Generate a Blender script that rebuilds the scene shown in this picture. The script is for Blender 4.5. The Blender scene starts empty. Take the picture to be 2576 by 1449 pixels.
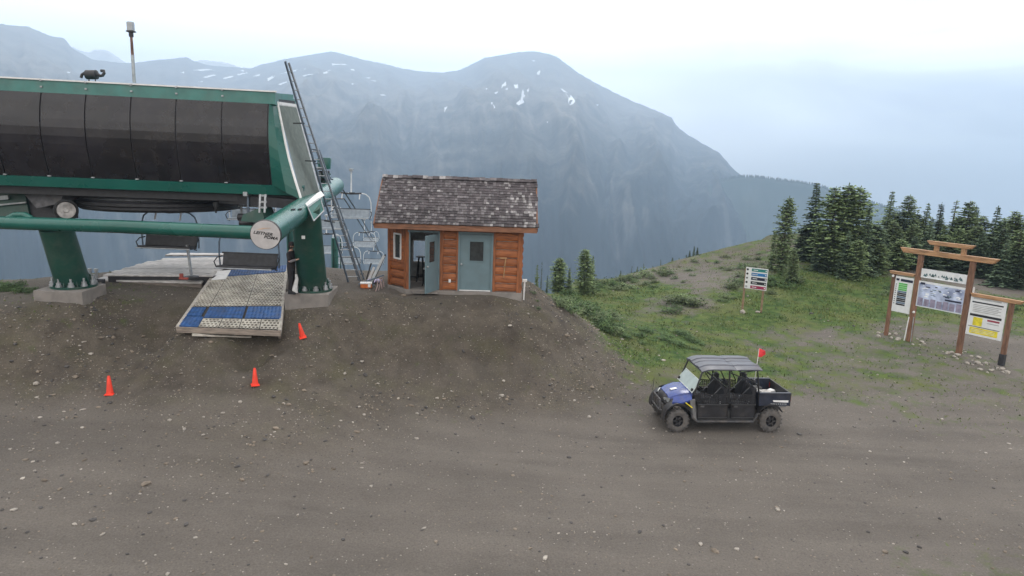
import bpy, bmesh, math, random
import numpy as np
from mathutils import Vector, Matrix
random.seed(7)
rng = np.random.default_rng(7)
sc = bpy.context.scene
COL = sc.collection

# ---------------------------------------------------------------- camera
F = 1700.0; CU, CV = 1288.0, 724.5; CH = 8.2
PITCH = math.radians(10.7); ROLL = math.radians(2.0)
cam_d = bpy.data.cameras.new('camera'); cam = bpy.data.objects.new('camera', cam_d); COL.objects.link(cam)
cam_d.sensor_width = 36.0; cam_d.lens = 36.0 * F / 2576.0
cam_d.clip_start = 0.1; cam_d.clip_end = 30000
CAMM = Matrix.Rotation(math.radians(90) - PITCH, 4, 'X') @ Matrix.Rotation(ROLL, 4, 'Z')
CAMM.translation = (0, 0, CH)
cam.matrix_world = CAMM
sc.camera = cam
R3 = CAMM.to_3x3()
AR = np.array(R3 @ Vector((1, 0, 0))); AU = np.array(R3 @ Vector((0, 1, 0))); AF = np.array(R3 @ Vector((0, 0, -1)))
C0 = np.array((0, 0, CH))
def ray(u, v):
    return AF + (u - CU) / F * AR - (v - CV) / F * AU
def P(u, v, zc):                      # point seen in direction (u, v) of the reference frame at depth zc
    return Vector(C0 + zc * ray(u, v))
def at_z(u, v, z):
    d = ray(u, v); return Vector(C0 + (z - CH) / d[2] * d)
def at_y(u, v, y):
    d = ray(u, v); return Vector(C0 + y / d[1] * d)
def proj(p):
    q = np.array(p) - C0; z = q @ AF
    return CU + F * (q @ AR) / z, CV - F * (q @ AU) / z, z

# ---------------------------------------------------------------- world, sun, exposure
SUN_EL, SUN_AZ = math.radians(48), math.radians(12)    # ahead and a little to the right, behind thin cloud
ORD = [a for a in 'first second third fourth fifth sixth seventh eighth ninth tenth eleventh twelfth thirteenth fourteenth fifteenth sixteenth seventeenth eighteenth nineteenth'.split()] + ['twentieth'] + ['twenty-' + a for a in 'first second third fourth fifth sixth seventh eighth ninth'.split()] + ['thirtieth'] + ['thirty-' + a for a in 'first second third fourth fifth sixth seventh eighth ninth'.split()]
world = bpy.data.worlds.new('World'); sc.world = world; world.use_nodes = True
wn = world.node_tree; wn.nodes.clear()
def N(tree, typ, **kw):
    n = tree.nodes.new(typ)
    for k, v in kw.items():
        if k.startswith('i_'): n.inputs[k[2:].replace('_', ' ')].default_value = v
        else: setattr(n, k, v)
    return n
def build_world():
    L = wn.links.new
    out = N(wn, 'ShaderNodeOutputWorld'); bg = N(wn, 'ShaderNodeBackground'); bg.inputs['Strength'].default_value = .98
    sky = N(wn, 'ShaderNodeTexSky', sky_type='NISHITA', sun_disc=False, sun_elevation=SUN_EL, sun_rotation=SUN_AZ, altitude=2390, air_density=1.0, dust_density=3.0)
    skm = N(wn, 'ShaderNodeVectorMath', operation='SCALE'); skm.inputs['Scale'].default_value = 0.10
    L(sky.outputs[0], skm.inputs[0])
    tc = N(wn, 'ShaderNodeTexCoord'); sep = N(wn, 'ShaderNodeSeparateXYZ'); L(tc.outputs['Generated'], sep.inputs[0])
    # cloud sheet: brighter towards the veiled sun, soft streaks
    mp = N(wn, 'ShaderNodeMapping'); mp.inputs['Scale'].default_value = (1.0, 1.0, 3.6); L(tc.outputs['Generated'], mp.inputs[0])
    nz = N(wn, 'ShaderNodeTexNoise'); nz.inputs['Scale'].default_value = 3.2; nz.inputs['Detail'].default_value = 7; nz.inputs['Roughness'].default_value = .52; nz.inputs['Distortion'].default_value = .35
    L(mp.outputs[0], nz.inputs['Vector'])
    cr = N(wn, 'ShaderNodeMapRange'); cr.inputs['From Min'].default_value = .42; cr.inputs['From Max'].default_value = .70; L(nz.outputs['Fac'], cr.inputs['Value'])
    # elevation: low sky grey-blue, cloud deck white
    el = N(wn, 'ShaderNodeMapRange', interpolation_type='SMOOTHSTEP'); el.inputs['From Min'].default_value = -0.02; el.inputs['From Max'].default_value = 0.15; L(sep.outputs['Z'], el.inputs['Value'])
    sd = (math.sin(SUN_AZ) * math.cos(SUN_EL), math.cos(SUN_AZ) * math.cos(SUN_EL), math.sin(SUN_EL))
    ge, ga = math.radians(26), math.radians(-14); sd = (math.sin(ga) * math.cos(ge), math.cos(ga) * math.cos(ge), math.sin(ge))
    dt = N(wn, 'ShaderNodeVectorMath', operation='DOT_PRODUCT'); L(tc.outputs['Generated'], dt.inputs[0]); dt.inputs[1].default_value = sd
    gl = N(wn, 'ShaderNodeMapRange', interpolation_type='SMOOTHSTEP'); gl.inputs['From Min'].default_value = .66; gl.inputs['From Max'].default_value = .96; L(dt.outputs['Value'], gl.inputs['Value'])
    lowc = N(wn, 'ShaderNodeMix', data_type='RGBA'); lowc.inputs['A'].default_value = (.76, .64, .48, 1); lowc.inputs['B'].default_value = (1.85, 1.68, 1.50, 1); L(el.outputs[0], lowc.inputs['Factor'])
    cl = N(wn, 'ShaderNodeMix', data_type='RGBA'); cl.inputs['B'].default_value = (3.4, 3.4, 3.35, 1); L(lowc.outputs['Result'], cl.inputs['A'])
    m1 = N(wn, 'ShaderNodeMath', operation='MULTIPLY'); L(cr.outputs[0], m1.inputs[0]); L(el.outputs[0], m1.inputs[1]); L(m1.outputs[0], cl.inputs['Factor'])
    gw = N(wn, 'ShaderNodeMix', data_type='RGBA'); gw.inputs['B'].default_value = (3.0, 3.0, 2.95, 1); L(cl.outputs['Result'], gw.inputs['A'])
    m2 = N(wn, 'ShaderNodeMath', operation='MULTIPLY', use_clamp=True); L(gl.outputs[0], m2.inputs[0]); m2.inputs[1].default_value = .95; L(m2.outputs[0], gw.inputs['Factor'])
    mx = N(wn, 'ShaderNodeMix', data_type='RGBA'); mx.inputs['Factor'].default_value = .94; L(skm.outputs[0], mx.inputs['A']); L(gw.outputs['Result'], mx.inputs['B'])
    L(mx.outputs['Result'], bg.inputs['Color']); L(bg.outputs[0], out.inputs['Surface'])
build_world()
sun_d = bpy.data.lights.new('sun', 'SUN'); sun = bpy.data.objects.new('sun', sun_d); COL.objects.link(sun)
sun_d.energy = 0.8; sun_d.angle = math.radians(16); sun_d.color = (1.0, .96, .9)
sun.rotation_euler = (math.radians(90) - SUN_EL, 0, math.pi - SUN_AZ)
sun.location = (0, 0, 60)
vs = sc.view_settings; sc.display_settings.display_device = 'sRGB'
vs.view_transform = 'Standard'; vs.look = 'None'; vs.gamma = 1; vs.use_curve_mapping = False; vs.exposure = 0.0
cy = sc.cycles; cy.use_denoising = True; cy.max_bounces = 5; cy.diffuse_bounces = 2; cy.glossy_bounces = 2; cy.transmission_bounces = 3
cy.transparent_max_bounces = 6; cy.volume_bounces = 1; cy.caustics_reflective = False; cy.caustics_refractive = False

# ---------------------------------------------------------------- materials
MATS = {}
def mat(name, c, rough=.7, metal=0.0, var=.15, scale=6.0, bump=0.0, bscale=40.0, stretch=(1, 1, 1), spec=.5, c2=None, dirt=0.0, gen=None, objrand=0.0):
    if name in MATS: return MATS[name]
    m = bpy.data.materials.new(name); m.use_nodes = True; t = m.node_tree; L = t.links.new
    b = t.nodes['Principled BSDF']; b.inputs['Roughness'].default_value = rough; b.inputs['Metallic'].default_value = metal
    b.inputs['Specular IOR Level'].default_value = spec
    tc = N(t, 'ShaderNodeTexCoord'); mp = N(t, 'ShaderNodeMapping'); mp.inputs['Scale'].default_value = stretch; L(tc.outputs['Object'], mp.inputs[0])
    nz = N(t, 'ShaderNodeTexNoise'); nz.inputs['Scale'].default_value = scale; nz.inputs['Detail'].default_value = 5; L(mp.outputs[0], nz.inputs['Vector'])
    c2 = c2 or tuple(max(0, x * (1 - var * 1.6)) for x in c); ca = tuple(min(1, x * (1 + var)) for x in c)
    mr = N(t, 'ShaderNodeMapRange'); mr.inputs['From Min'].default_value = .32; mr.inputs['From Max'].default_value = .68; L(nz.outputs['Fac'], mr.inputs['Value'])
    mx = N(t, 'ShaderNodeMix', data_type='RGBA'); mx.inputs['A'].default_value = (*c2, 1); mx.inputs['B'].default_value = (*ca, 1); L(mr.outputs[0], mx.inputs['Factor'])
    last = mx.outputs['Result']
    if dirt:
        n2 = N(t, 'ShaderNodeTexNoise'); n2.inputs['Scale'].default_value = 2.3; n2.inputs['Detail'].default_value = 8; n2.inputs['Roughness'].default_value = .7; L(tc.outputs['Object'], n2.inputs['Vector'])
        m2 = N(t, 'ShaderNodeMapRange'); m2.inputs['From Min'].default_value = .45; m2.inputs['From Max'].default_value = .72; m2.inputs['To Max'].default_value = dirt; L(n2.outputs['Fac'], m2.inputs['Value'])
        x2 = N(t, 'ShaderNodeMix', data_type='RGBA'); L(last, x2.inputs['A']); x2.inputs['B'].default_value = (.16, .135, .11, 1); L(m2.outputs[0], x2.inputs['Factor']); last = x2.outputs['Result']
    if objrand:
        oi = N(t, 'ShaderNodeObjectInfo'); hv = N(t, 'ShaderNodeHueSaturation'); mv = N(t, 'ShaderNodeMapRange'); mv.inputs['To Min'].default_value = 1 - objrand; mv.inputs['To Max'].default_value = 1 + objrand
        L(oi.outputs['Random'], mv.inputs['Value']); L(mv.outputs[0], hv.inputs['Value']); L(last, hv.inputs['Color']); last = hv.outputs[0]
    L(last, b.inputs['Base Color'])
    rr = N(t, 'ShaderNodeMapRange'); rr.inputs['To Min'].default_value = max(0.03, rough - .08); rr.inputs['To Max'].default_value = min(1, rough + .1); L(nz.outputs['Fac'], rr.inputs['Value']); L(rr.outputs[0], b.inputs['Roughness'])
    if bump:
        n3 = N(t, 'ShaderNodeTexNoise'); n3.inputs['Scale'].default_value = bscale; n3.inputs['Detail'].default_value = 4; L(mp.outputs[0], n3.inputs['Vector'])
        bp = N(t, 'ShaderNodeBump'); bp.inputs['Strength'].default_value = bump; bp.inputs['Distance'].default_value = .02; L(n3.outputs['Fac'], bp.inputs['Height']); L(bp.outputs[0], b.inputs['Normal'])
    MATS[name] = m; return m

# ---------------------------------------------------------------- mesh helpers
def basis(d, up=(0, 0, 1)):
    d = Vector(d).normalized(); up = Vector(up)
    if abs(d.dot(up.normalized())) > .999: up = Vector((1, 0, 0))
    s = d.cross(up).normalized(); u = s.cross(d).normalized()
    return d, s, u
class MB:
    def __init__(self): self.v = []; self.f = []; self.mi = []; self.cm = 0; self.M = None
    def _a(self, vs, fs):
        n = len(self.v)
        if self.M is not None: vs = [self.M @ Vector(p) for p in vs]
        self.v += [tuple(p) for p in vs]; self.f += [tuple(i + n for i in f) for f in fs]; self.mi += [self.cm] * len(fs)
        return self
    def box(self, c, s, rz=0.0, rot=None):
        m = rot if rot is not None else Matrix.Rotation(rz, 3, 'Z')
        c = Vector(c); vs = [c + m @ Vector((x * s[0] / 2, y * s[1] / 2, z * s[2] / 2)) for x in (-1, 1) for y in (-1, 1) for z in (-1, 1)]
        return self._a(vs, [(0, 1, 3, 2), (4, 6, 7, 5), (0, 4, 5, 1), (2, 3, 7, 6), (0, 2, 6, 4), (1, 5, 7, 3)])
    def bar(self, a, b, w, h, up=(0, 0, 1)):        # box beam from a to b
        a, b = Vector(a), Vector(b); d, s, u = basis(b - a, up)
        vs = [p + s * (x * w / 2) + u * (z * h / 2) for p in (a, b) for x in (-1, 1) for z in (-1, 1)]
        return self._a(vs, [(0, 1, 3, 2), (4, 6, 7, 5), (0, 4, 5, 1), (2, 3, 7, 6), (0, 2, 6, 4), (1, 5, 7, 3)])
    def tube(self, pts, r, n=8, caps=True, closed=False):
        pts = [Vector(p) for p in pts]; rs = r if isinstance(r, (list, tuple)) else [r] * len(pts); k = len(pts); vs = []
        up = None
        for i, p in enumerate(pts):
            if closed: d = pts[(i + 1) % k] - pts[i - 1]
            else: d = pts[min(i + 1, k - 1)] - pts[max(i - 1, 0)]
            d, s, u = basis(d, up if up is not None else (0, 0, 1)); up = u
            vs += [p + (s * math.cos(2 * math.pi * j / n) + u * math.sin(2 * math.pi * j / n)) * rs[i] for j in range(n)]
        fs = []
        for i in range(k if closed else k - 1):
            for j in range(n):
                a = i * n + j; b = i * n + (j + 1) % n; i2 = (i + 1) % k; fs.append((a, b, i2 * n + (j + 1) % n, i2 * n + j))
        if caps and not closed: fs += [tuple(range(n))[::-1], tuple((k - 1) * n + j for j in range(n))]
        return self._a(vs, fs)
    def prism(self, poly, off):                      # closed polygon (3D points) extruded by vector off
        poly = [Vector(p) for p in poly]; off = Vector(off); n = len(poly)
        return self._a(poly + [p + off for p in poly], [tuple(range(n))[::-1], tuple(range(n, 2 * n))] + [(i, (i + 1) % n, n + (i + 1) % n, n + i) for i in range(n)])
    def lathe(self, prof, c=(0, 0, 0), n=24, axis='Z', rot=None):
        c = Vector(c); m = rot if rot is not None else {'Z': Matrix.Identity(3), 'Y': Matrix.Rotation(math.radians(90), 3, 'X'), 'X': Matrix.Rotation(math.radians(90), 3, 'Y')}[axis]
        vs = []; k = len(prof)
        for i in range(n):
            a = 2 * math.pi * i / n
            vs += [c + m @ Vector((r * math.cos(a), r * math.sin(a), z)) for r, z in prof]
        return self._a(vs, [(i * k + j, ((i + 1) % n) * k + j, ((i + 1) % n) * k + j + 1, i * k + j + 1) for i in range(n) for j in range(k - 1)])
    def loft(self, secs, cap=True, closed=True):     # list of rings with same count
        n = len(secs[0]); vs = [p for s in secs for p in s]; fs = []
        for i in range(len(secs) - 1):
            for j in range(n if closed else n - 1):
                fs.append((i * n + j, i * n + (j + 1) % n, (i + 1) * n + (j + 1) % n, (i + 1) * n + j))
        if cap and closed: fs += [tuple(range(n))[::-1], tuple((len(secs) - 1) * n + j for j in range(n))]
        return self._a(vs, fs)
    def rock(self, c, r, n=0):
        bm_v, bm_f = ICO
        s = [random.uniform(.7, 1.25) for _ in range(3)]; q = Matrix.Rotation(random.uniform(0, 6.28), 3, 'Z')
        return self._a([Vector(c) + q @ Vector((v[0] * s[0] * r * random.uniform(.75, 1.2), v[1] * s[1] * r * random.uniform(.75, 1.2), v[2] * s[2] * r * .62 * random.uniform(.8, 1.15))) for v in bm_v], bm_f)
    def mesh(self, name, mats, org=(0, 0, 0), smooth=False):
        me = bpy.data.meshes.new(name)
        if any(org): o = Vector(org); vs = [(p[0] - o[0], p[1] - o[1], p[2] - o[2]) for p in self.v]
        else: vs = self.v
        me.from_pydata(vs, [], self.f)
        for m in (mats if isinstance(mats, (list, tuple)) else [mats]): me.materials.append(m)
        if isinstance(mats, (list, tuple)): me.polygons.foreach_set('material_index', self.mi)
        if smooth:
            me.polygons.foreach_set('use_smooth', [True] * len(me.polygons))
        me.update(); return me
    def build(self, name, mats, parent=None, org=(0, 0, 0), smooth=False, bevel=0, label=None, fix=True, ang=None):
        me = self.mesh(name, mats, org, smooth)
        if fix:
            bm = bmesh.new(); bm.from_mesh(me); bmesh.ops.recalc_face_normals(bm, faces=bm.faces); bm.to_mesh(me); bm.free()
        if smooth: 
            try: me.set_sharp_from_angle(angle=ang if ang else math.radians(40))
            except Exception: pass
        ob = bpy.data.objects.new(name, me); COL.objects.link(ob)
        if parent is not None: ob.parent = parent
        else: ob.location = org
        if bevel:
            md = ob.modifiers.new('b', 'BEVEL'); md.width = bevel; md.segments = 2; md.limit_method = 'ANGLE'; md.angle_limit = math.radians(40)
        if label: ob['label'] = label
        return ob
_b = bmesh.new(); bmesh.ops.create_icosphere(_b, subdivisions=1, radius=1); _b.verts.ensure_lookup_table()
ICO = ([tuple(v.co) for v in _b.verts], [tuple(v.index for v in f.verts) for f in _b.faces]); _b.free()
def tag(o, label=None, cat=None, group=None, kind=None):
    if label: o['label'] = label
    if cat: o['category'] = cat
    if group: o['group'] = group
    if kind: o['kind'] = kind
    return o
def thing(name, label, cat, loc=(0, 0, 0), rz=0, group=None):
    o = bpy.data.objects.new(name, None); COL.objects.link(o); o.location = loc; o.rotation_euler = (0, 0, rz); o.empty_display_size = .2
    return tag(o, label, cat, group)
def copy_tree(o, parent=None):
    c = o.copy(); COL.objects.link(c); c.parent = parent
    for ch in list(o.children): copy_tree(ch, c)
    return c
def lerp(a, b, t): return a + (b - a) * t
# ---------------------------------------------------------------- noise
def hash2(ix, iy, s=0):
    h = (ix.astype(np.int64) * 374761393 + iy.astype(np.int64) * 668265263 + s * 1442695041) & 0xffffffff
    h = ((h ^ (h >> 13)) * 1274126177) & 0xffffffff
    return ((h ^ (h >> 16)) & 0xffff) / 65535.0
def vnoise(x, y, s=0):
    ix = np.floor(x); iy = np.floor(y); fx = x - ix; fy = y - iy
    fx = fx * fx * (3 - 2 * fx); fy = fy * fy * (3 - 2 * fy)
    a = hash2(ix, iy, s); b = hash2(ix + 1, iy, s); c = hash2(ix, iy + 1, s); d = hash2(ix + 1, iy + 1, s)
    return a + (b - a) * fx + (c - a) * fy + (a - b - c + d) * fx * fy
def fbm(x, y, o=4, s=0, g=.5):
    t = 0; a = 1; n = 0
    for i in range(o): t = t + a * vnoise(x * 2 ** i, y * 2 ** i, s + i); n += a; a *= g
    return t / n
def ridged(x, y, o=5, s=0, g=.55):
    t = 0; a = 1; n = 0
    for i in range(o): t = t + a * (1 - np.abs(2 * vnoise(x * 2 ** i + 7.1 * i, y * 2 ** i, s + i) - 1)); n += a; a *= g
    return t / n

# ---------------------------------------------------------------- near terrain: a surface through surveyed points
CP = [(0,1449,.5),(1288,1449,.1),(2576,1449,-.1),(0,1200,.8),(640,1200,.5),(1288,1200,.2),(1900,1200,.0),(2576,1200,-.1),
 (277,994,1.05),(641,971,.95),(1000,1000,.6),(1288,1000,.35),(1500,1000,.15),(1697,1077,0),(1930,1084,0),(1650,1030,.05),
 (0,1000,1.1),(130,1040,.95),(2200,1100,0),(2576,1050,.1),(2250,980,.15),
 (100,930,1.7),(30,860,2.4),(0,800,3.0),(160,756,3.3),(240,746,3.3),(85,750,3.3),(205,768,3.22),(150,780,3.1),(255,775,2.95),(60,785,3.1),(120,710,3.3),(330,730,3.2),(450,735,3.15),(300,830,2.4),(220,880,2.0),
 (400,900,1.5),(575,848,2.46),(450,840,2.50),(520,870,2.3),(640,905,1.8),(400,790,2.7),(440,830,2.4),(705,850,2.46),(690,885,2.2),(780,795,2.86),(730,798,2.76),(838,790,2.95),(760,852,2.45),(850,790,2.9),(900,745,3.25),(960,738,3.3),
 (860,690,3.35),(1025,738,3.17),(1150,749,3.13),(1310,757,3.08),(970,728,3.2),(1100,800,2.8),(1290,800,2.8),(1100,870,1.95),(900,880,1.8),(700,908,1.75),
 (1288,880,1.7),(1100,940,1.1),(1288,940,.95),(1400,900,1.25),(1390,800,2.45),(1360,740,3.0),(1330,705,3.15),(1450,870,1.45),(1500,940,.7),(1560,900,.75),
 (1700,950,.3),(1640,915,.45),(1440,780,1.6),(1520,840,.9),(1600,880,.6),
 (1600,800,.2),(1500,760,.3),(1450,725,.2),(1560,712,.1),(1700,672,.6),(1870,630,1.8),(1950,607,2.5),
 (1750,840,.3),(1900,785,.5),(2000,870,.2),(1700,760,.5),(1850,720,1.0),(1950,690,1.3),(2150,695,1.35),(2300,680,1.5),(2450,700,1.3),
 (2576,740,1.1),(2229,843,.5),(2286,857,.5),(2411,891,.45),(2476,922,.4),(2100,820,.45),(2576,860,.6),(2200,760,.8)]
CX = []
for u, v, z in CP:
    p = at_z(u, v, z); CX.append((p.x, p.y, z))
CX += [(-60, 8, 1.5), (60, 8, 0), (-60, 30, 3.5), (80, 60, 1.5), (0, -40, .2), (-60, -40, 1), (60, -40, -.2), (-25, 14, 1.2), (120, 100, 1), (90, 30, .6)]
CX = np.array(CX)
_D = np.hypot(CX[:, None, 0] - CX[None, :, 0], CX[:, None, 1] - CX[None, :, 1])
_n = len(CX); _A = np.zeros((_n + 1, _n + 1)); _A[:_n, :_n] = -_D + np.eye(_n) * -.25 * 0 - np.eye(_n) * 0 ; _A[:_n, _n] = 1; _A[_n, :_n] = 1
_A[:_n, :_n] += np.eye(_n) * .15
_W = np.linalg.solve(_A, np.append(CX[:, 2], 0))
# brow of the hill, where the ground falls away (x -> y, z)
BR = [at_z(u, v, z) for u, v, z in [(-300,690,3.3),(60,704,3.3),(250,690,3.35),(600,668,3.4),(860,681,3.35),(1000,690,3.3),(1330,698,3.1),(1400,700,1.9),(1450,708,.3),(1560,705,.1),(1700,666,.6),(1870,624,1.8),(1950,600,2.5)]]
BR = [(-4000, 30), (-60, 30)] + [(p.x, p.y) for p in BR] + [(24, 62), (30, 66), (36, 70), (60, 75), (4000, 80)]
BRX = np.array([b[0] for b in BR]); BRY = np.array([b[1] for b in BR])
def brow(x): return np.interp(x, BRX, BRY)
def base_h(x, y):
    x = np.asarray(x, float); y = np.asarray(y, float); yb = brow(x); yy = np.minimum(y, yb)
    xs = np.clip(x, -70, 120); ys = np.clip(yy, -45, 110)
    d = np.sqrt((xs[..., None] - CX[:, 0]) ** 2 + (ys[..., None] - CX[:, 1]) ** 2)
    z = -(d @ _W[:_n]) + _W[_n]
    z = np.clip(z, -.8, 4.2)
    over = np.maximum(y - yb, 0)
    z = z - np.where(over < 4, over ** 2 * .075, 1.2 + (over - 4) * .6)
    return np.maximum(z, -470 + 12 * np.sin(x * .01))
def gh(x, y):
    x = np.asarray(x, float); y = np.asarray(y, float)
    z = base_h(x, y)
    near = np.clip(1 - np.hypot(x, y - 20) / 120, 0, 1)
    rough = np.clip((z - .3) / 1.5, .15, 1)
    return z + near * ((fbm(x * .6, y * .6, 3, 3) - .5) * .16 * rough + (fbm(x * 3.1, y * 3.1, 3, 9) - .5) * .07 * rough + (fbm(x * .35, y * 1.3, 2, 19) - .5) * .06)
RZ0, RZ1 = 2.74, 3.62
_r = [at_z(447, 822, RZ0), at_z(704, 831, RZ0), at_z(722, 668, RZ1), at_z(543, 684, RZ1)]
_rn = None
_gh0 = gh
def gh(x, y):                                        # the earth stays clear of the ramp
    z = _gh0(x, y); x = np.asarray(x, float); y = np.asarray(y, float); ins = np.ones(np.shape(x), bool)
    for i in range(4):
        a, b = _r[i], _r[(i + 1) % 4]; L_ = math.hypot(b.x - a.x, b.y - a.y); ins &= ((b.x - a.x) * (y - a.y) - (b.y - a.y) * (x - a.x)) / L_ > (-.16 if i else .02)
    q = np.clip((y - _r[0].y) / (_r[3].y - _r[0].y), 0, 1)
    return np.where(ins, np.minimum(z, RZ0 + (RZ1 - RZ0) * q - .22), z)
def G(x, y): return float(gh(np.array([x]), np.array([y]))[0])
def hit(u, v):                                        # where the sight line meets the ground
    d = ray(u, v); t = np.arange(8, 110, .12); p = C0 + t[:, None] * d
    h = gh(p[:, 0], p[:, 1]); k = np.argmax(p[:, 2] < h)
    if k == 0: k = len(t) - 1
    a, b = t[max(k - 1, 0)], t[k]; ga = p[max(k - 1, 0), 2] - h[max(k - 1, 0)]; gb = p[k, 2] - h[k]
    tt = a + (b - a) * ga / (ga - gb) if ga != gb else b
    q = C0 + tt * d; return Vector((q[0], q[1], G(q[0], q[1])))
def zone(pts, x, y, p=3.0):                           # inverse-distance mask from (u, v, z-guess, value)
    q = np.array([(a.x, a.y, val) for a, val in pts]); num = 0; den = 0
    for ax, ay, val in q:
        w = 1 / (((x - ax) ** 2 + (y - ay) ** 2) + .05) ** (p / 2); num = num + w * val; den = den + w
    return num / den
GZ = [(0,730,.9),(60,735,.6),(100,720,.8),(30,800,.4),(120,860,.2),(100,790,.35),(280,800,.35),(300,760,.2),(190,900,.3),(330,880,.4),(420,900,.15),(700,880,.22),(1000,870,.2),(880,905,.25),(1200,900,.22),(1180,960,.22),(1300,930,.22),(1400,940,.2),(560,1000,.1),(260,985,.1),
 (1100,790,0),(1250,800,0),(900,800,.05),(1020,760,0),(1150,760,0),(1290,765,0),(600,950,.12),(1380,860,.1),(1300,720,.05),(1370,760,.15),(1500,900,.15),(1600,920,.3),(1440,840,.3),
 (1420,740,1),(1480,780,1),(1550,820,1),(1620,850,1),(1700,850,1),(1800,860,.75),(1900,870,.75),(2000,880,.55),(1650,900,.6),(1750,890,.6),(1780,925,.15),
 (1500,720,.9),(1580,730,.9),(1640,700,.8),(1650,740,.42),(1720,730,.3),(1790,700,.3),(1830,670,.42),(1850,640,.5),(1800,662,.4),(1820,700,.45),(1900,650,.45),(1750,680,.25),(1600,770,.6),(1700,780,.75),(1800,770,.8),(1900,740,.85),(2000,720,1),(1980,760,.9),(2100,760,1),(2200,740,1),(2100,715,.9),
 (1900,800,.6),(2000,810,.45),(2100,805,.4),(2150,830,.5),(2250,820,.5),(2200,870,.5),(2350,900,.48),(2300,800,.4),(2450,920,.35),(2500,960,.3),(2350,960,.36),(2150,920,.42),(2100,960,.08),
 (2450,700,.1),(2520,720,.1),(2560,700,.15),(2300,665,.8),(2576,760,.7),(2500,800,.6),(2560,840,.2),(2576,900,.4),(2450,820,.2),
 (0,1449,0),(1200,1449,.0),(2200,1449,.12),(2500,1430,.4),(2576,1400,.5),(640,1200,0),(1288,1100,0),(1800,1150,0),(2300,1100,0),(2500,1050,.1),(1400,1020,.08),(0,1100,.1),(900,1040,.05),(2100,1440,.06),(1750,1000,.05),(2050,1010,.03),(1500,1200,0),(2000,1300,0)]
GZ = [(at_z(u, v, 1.2), g) for u, v, g in GZ]
def ground_material():
    m = bpy.data.materials.new('gravel_earth'); m.use_nodes = True; t = m.node_tree; L = t.links.new; b = t.nodes['Principled BSDF']
    b.inputs['Roughness'].default_value = .95; b.inputs['Specular IOR Level'].default_value = .2
    tc = N(t, 'ShaderNodeTexCoord'); at = N(t, 'ShaderNodeAttribute', attribute_name='grass')
    def noise(sc_, det=5, st=(1, 1, 1), r=.5):
        mp = N(t, 'ShaderNodeMapping'); mp.inputs['Scale'].default_value = st; L(tc.outputs['Object'], mp.inputs[0])
        n = N(t, 'ShaderNodeTexNoise'); n.inputs['Scale'].default_value = sc_; n.inputs['Detail'].default_value = det; n.inputs['Roughness'].default_value = r; L(mp.outputs[0], n.inputs['Vector']); return n.outputs['Fac']
    def mr(x, a, b_, c=0, d=1):
        n = N(t, 'ShaderNodeMapRange'); n.inputs['From Min'].default_value = a; n.inputs['From Max'].default_value = b_; n.inputs['To Min'].default_value = c; n.inputs['To Max'].default_value = d; L(x, n.inputs['Value']); return n.outputs[0]
    def mix(f, a, b_, mode='MIX'):
        n = N(t, 'ShaderNodeMix', data_type='RGBA', blend_type=mode)
        for k, x in (('Factor', f), ('A', a), ('B', b_)):
            if isinstance(x, (tuple, float, int)): n.inputs[k].default_value = x
            else: L(x, n.inputs[k])
        return n.outputs['Result']
    grey = mix(mr(noise(.35, 6, r=.6), .35, .65), (.118, .105, .094, 1), (.160, .142, .126, 1))
    tracks = mr(noise(1.2, 5, (.10, 1.0, 1)), .40, .62)
    grey = mix(mr(noise(1.2, 5, (.10, 1.0, 1)), .40, .64, 0, .50), grey, (.188, .167, .148, 1))
    wv = N(t, 'ShaderNodeTexWave', wave_type='BANDS', bands_direction='Y'); wv.inputs['Scale'].default_value = .16; wv.inputs['Distortion'].default_value = 9; wv.inputs['Detail'].default_value = 4; wv.inputs['Detail Scale'].default_value = .5; mpw = N(t, 'ShaderNodeMapping'); mpw.inputs['Scale'].default_value = (.16, 1, 1); L(tc.outputs['Object'], mpw.inputs[0]); L(mpw.outputs[0], wv.inputs['Vector'])
    grey = mix(mr(wv.outputs['Fac'], .35, 1.0, 0, .16), grey, (.135, .118, .104, 1))
    # slopes are browner, darker earth
    slope = N(t, 'ShaderNodeAttribute', attribute_name='bank')
    brown = mix(mr(noise(1.6, 7, r=.65), .35, .65), (.076, .064, .052, 1), (.135, .115, .092, 1))
    brown = mix(mr(noise(.9, 6, r=.65), .48, .68, 0, .55), brown, (.098, .094, .050, 1))
    brown = mix(mr(noise(.55, 5, r=.6), .50, .72, 0, .5), brown, (.060, .050, .046, 1))
    c = mix(slope.outputs['Fac'], grey, brown)
    # grit and pebble speckle
    vo = N(t, 'ShaderNodeTexVoronoi'); vo.inputs['Scale'].default_value = 9.0; L(tc.outputs['Object'], vo.inputs['Vector'])
    sp = mr(vo.outputs['Distance'], .0, .22, 1, 0)
    hs = N(t, 'ShaderNodeSeparateColor'); L(vo.outputs['Color'], hs.inputs[0])
    pk = mr(hs.outputs[0], .70, .95); mm = N(t, 'ShaderNodeMath', operation='MULTIPLY'); L(sp, mm.inputs[0]); L(pk, mm.inputs[1])
    c = mix(mm.outputs[0], c, (.42, .39, .35, 1))
    pk2 = mr(hs.outputs[1], .80, .95); m2 = N(t, 'ShaderNodeMath', operation='MULTIPLY'); L(sp, m2.inputs[0]); L(pk2, m2.inputs[1])
    c = mix(m2.outputs[0], c, (.075, .07, .065, 1))
    c = mix(.75, c, mix(mr(noise(24, 4, r=.7), .3, .7), (.50, .50, .50, 1), (1.0, 1.0, 1.0, 1)), 'MULTIPLY')
    # vegetation cover: attribute broken up by noise
    ad = N(t, 'ShaderNodeMath', operation='ADD'); L(at.outputs['Fac'], ad.inputs[0]); L(mr(noise(1.1, 8, r=.68), 0, 1, -.62, .62), ad.inputs[1])
    gm = mr(ad.outputs[0], .36, .62)
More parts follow.
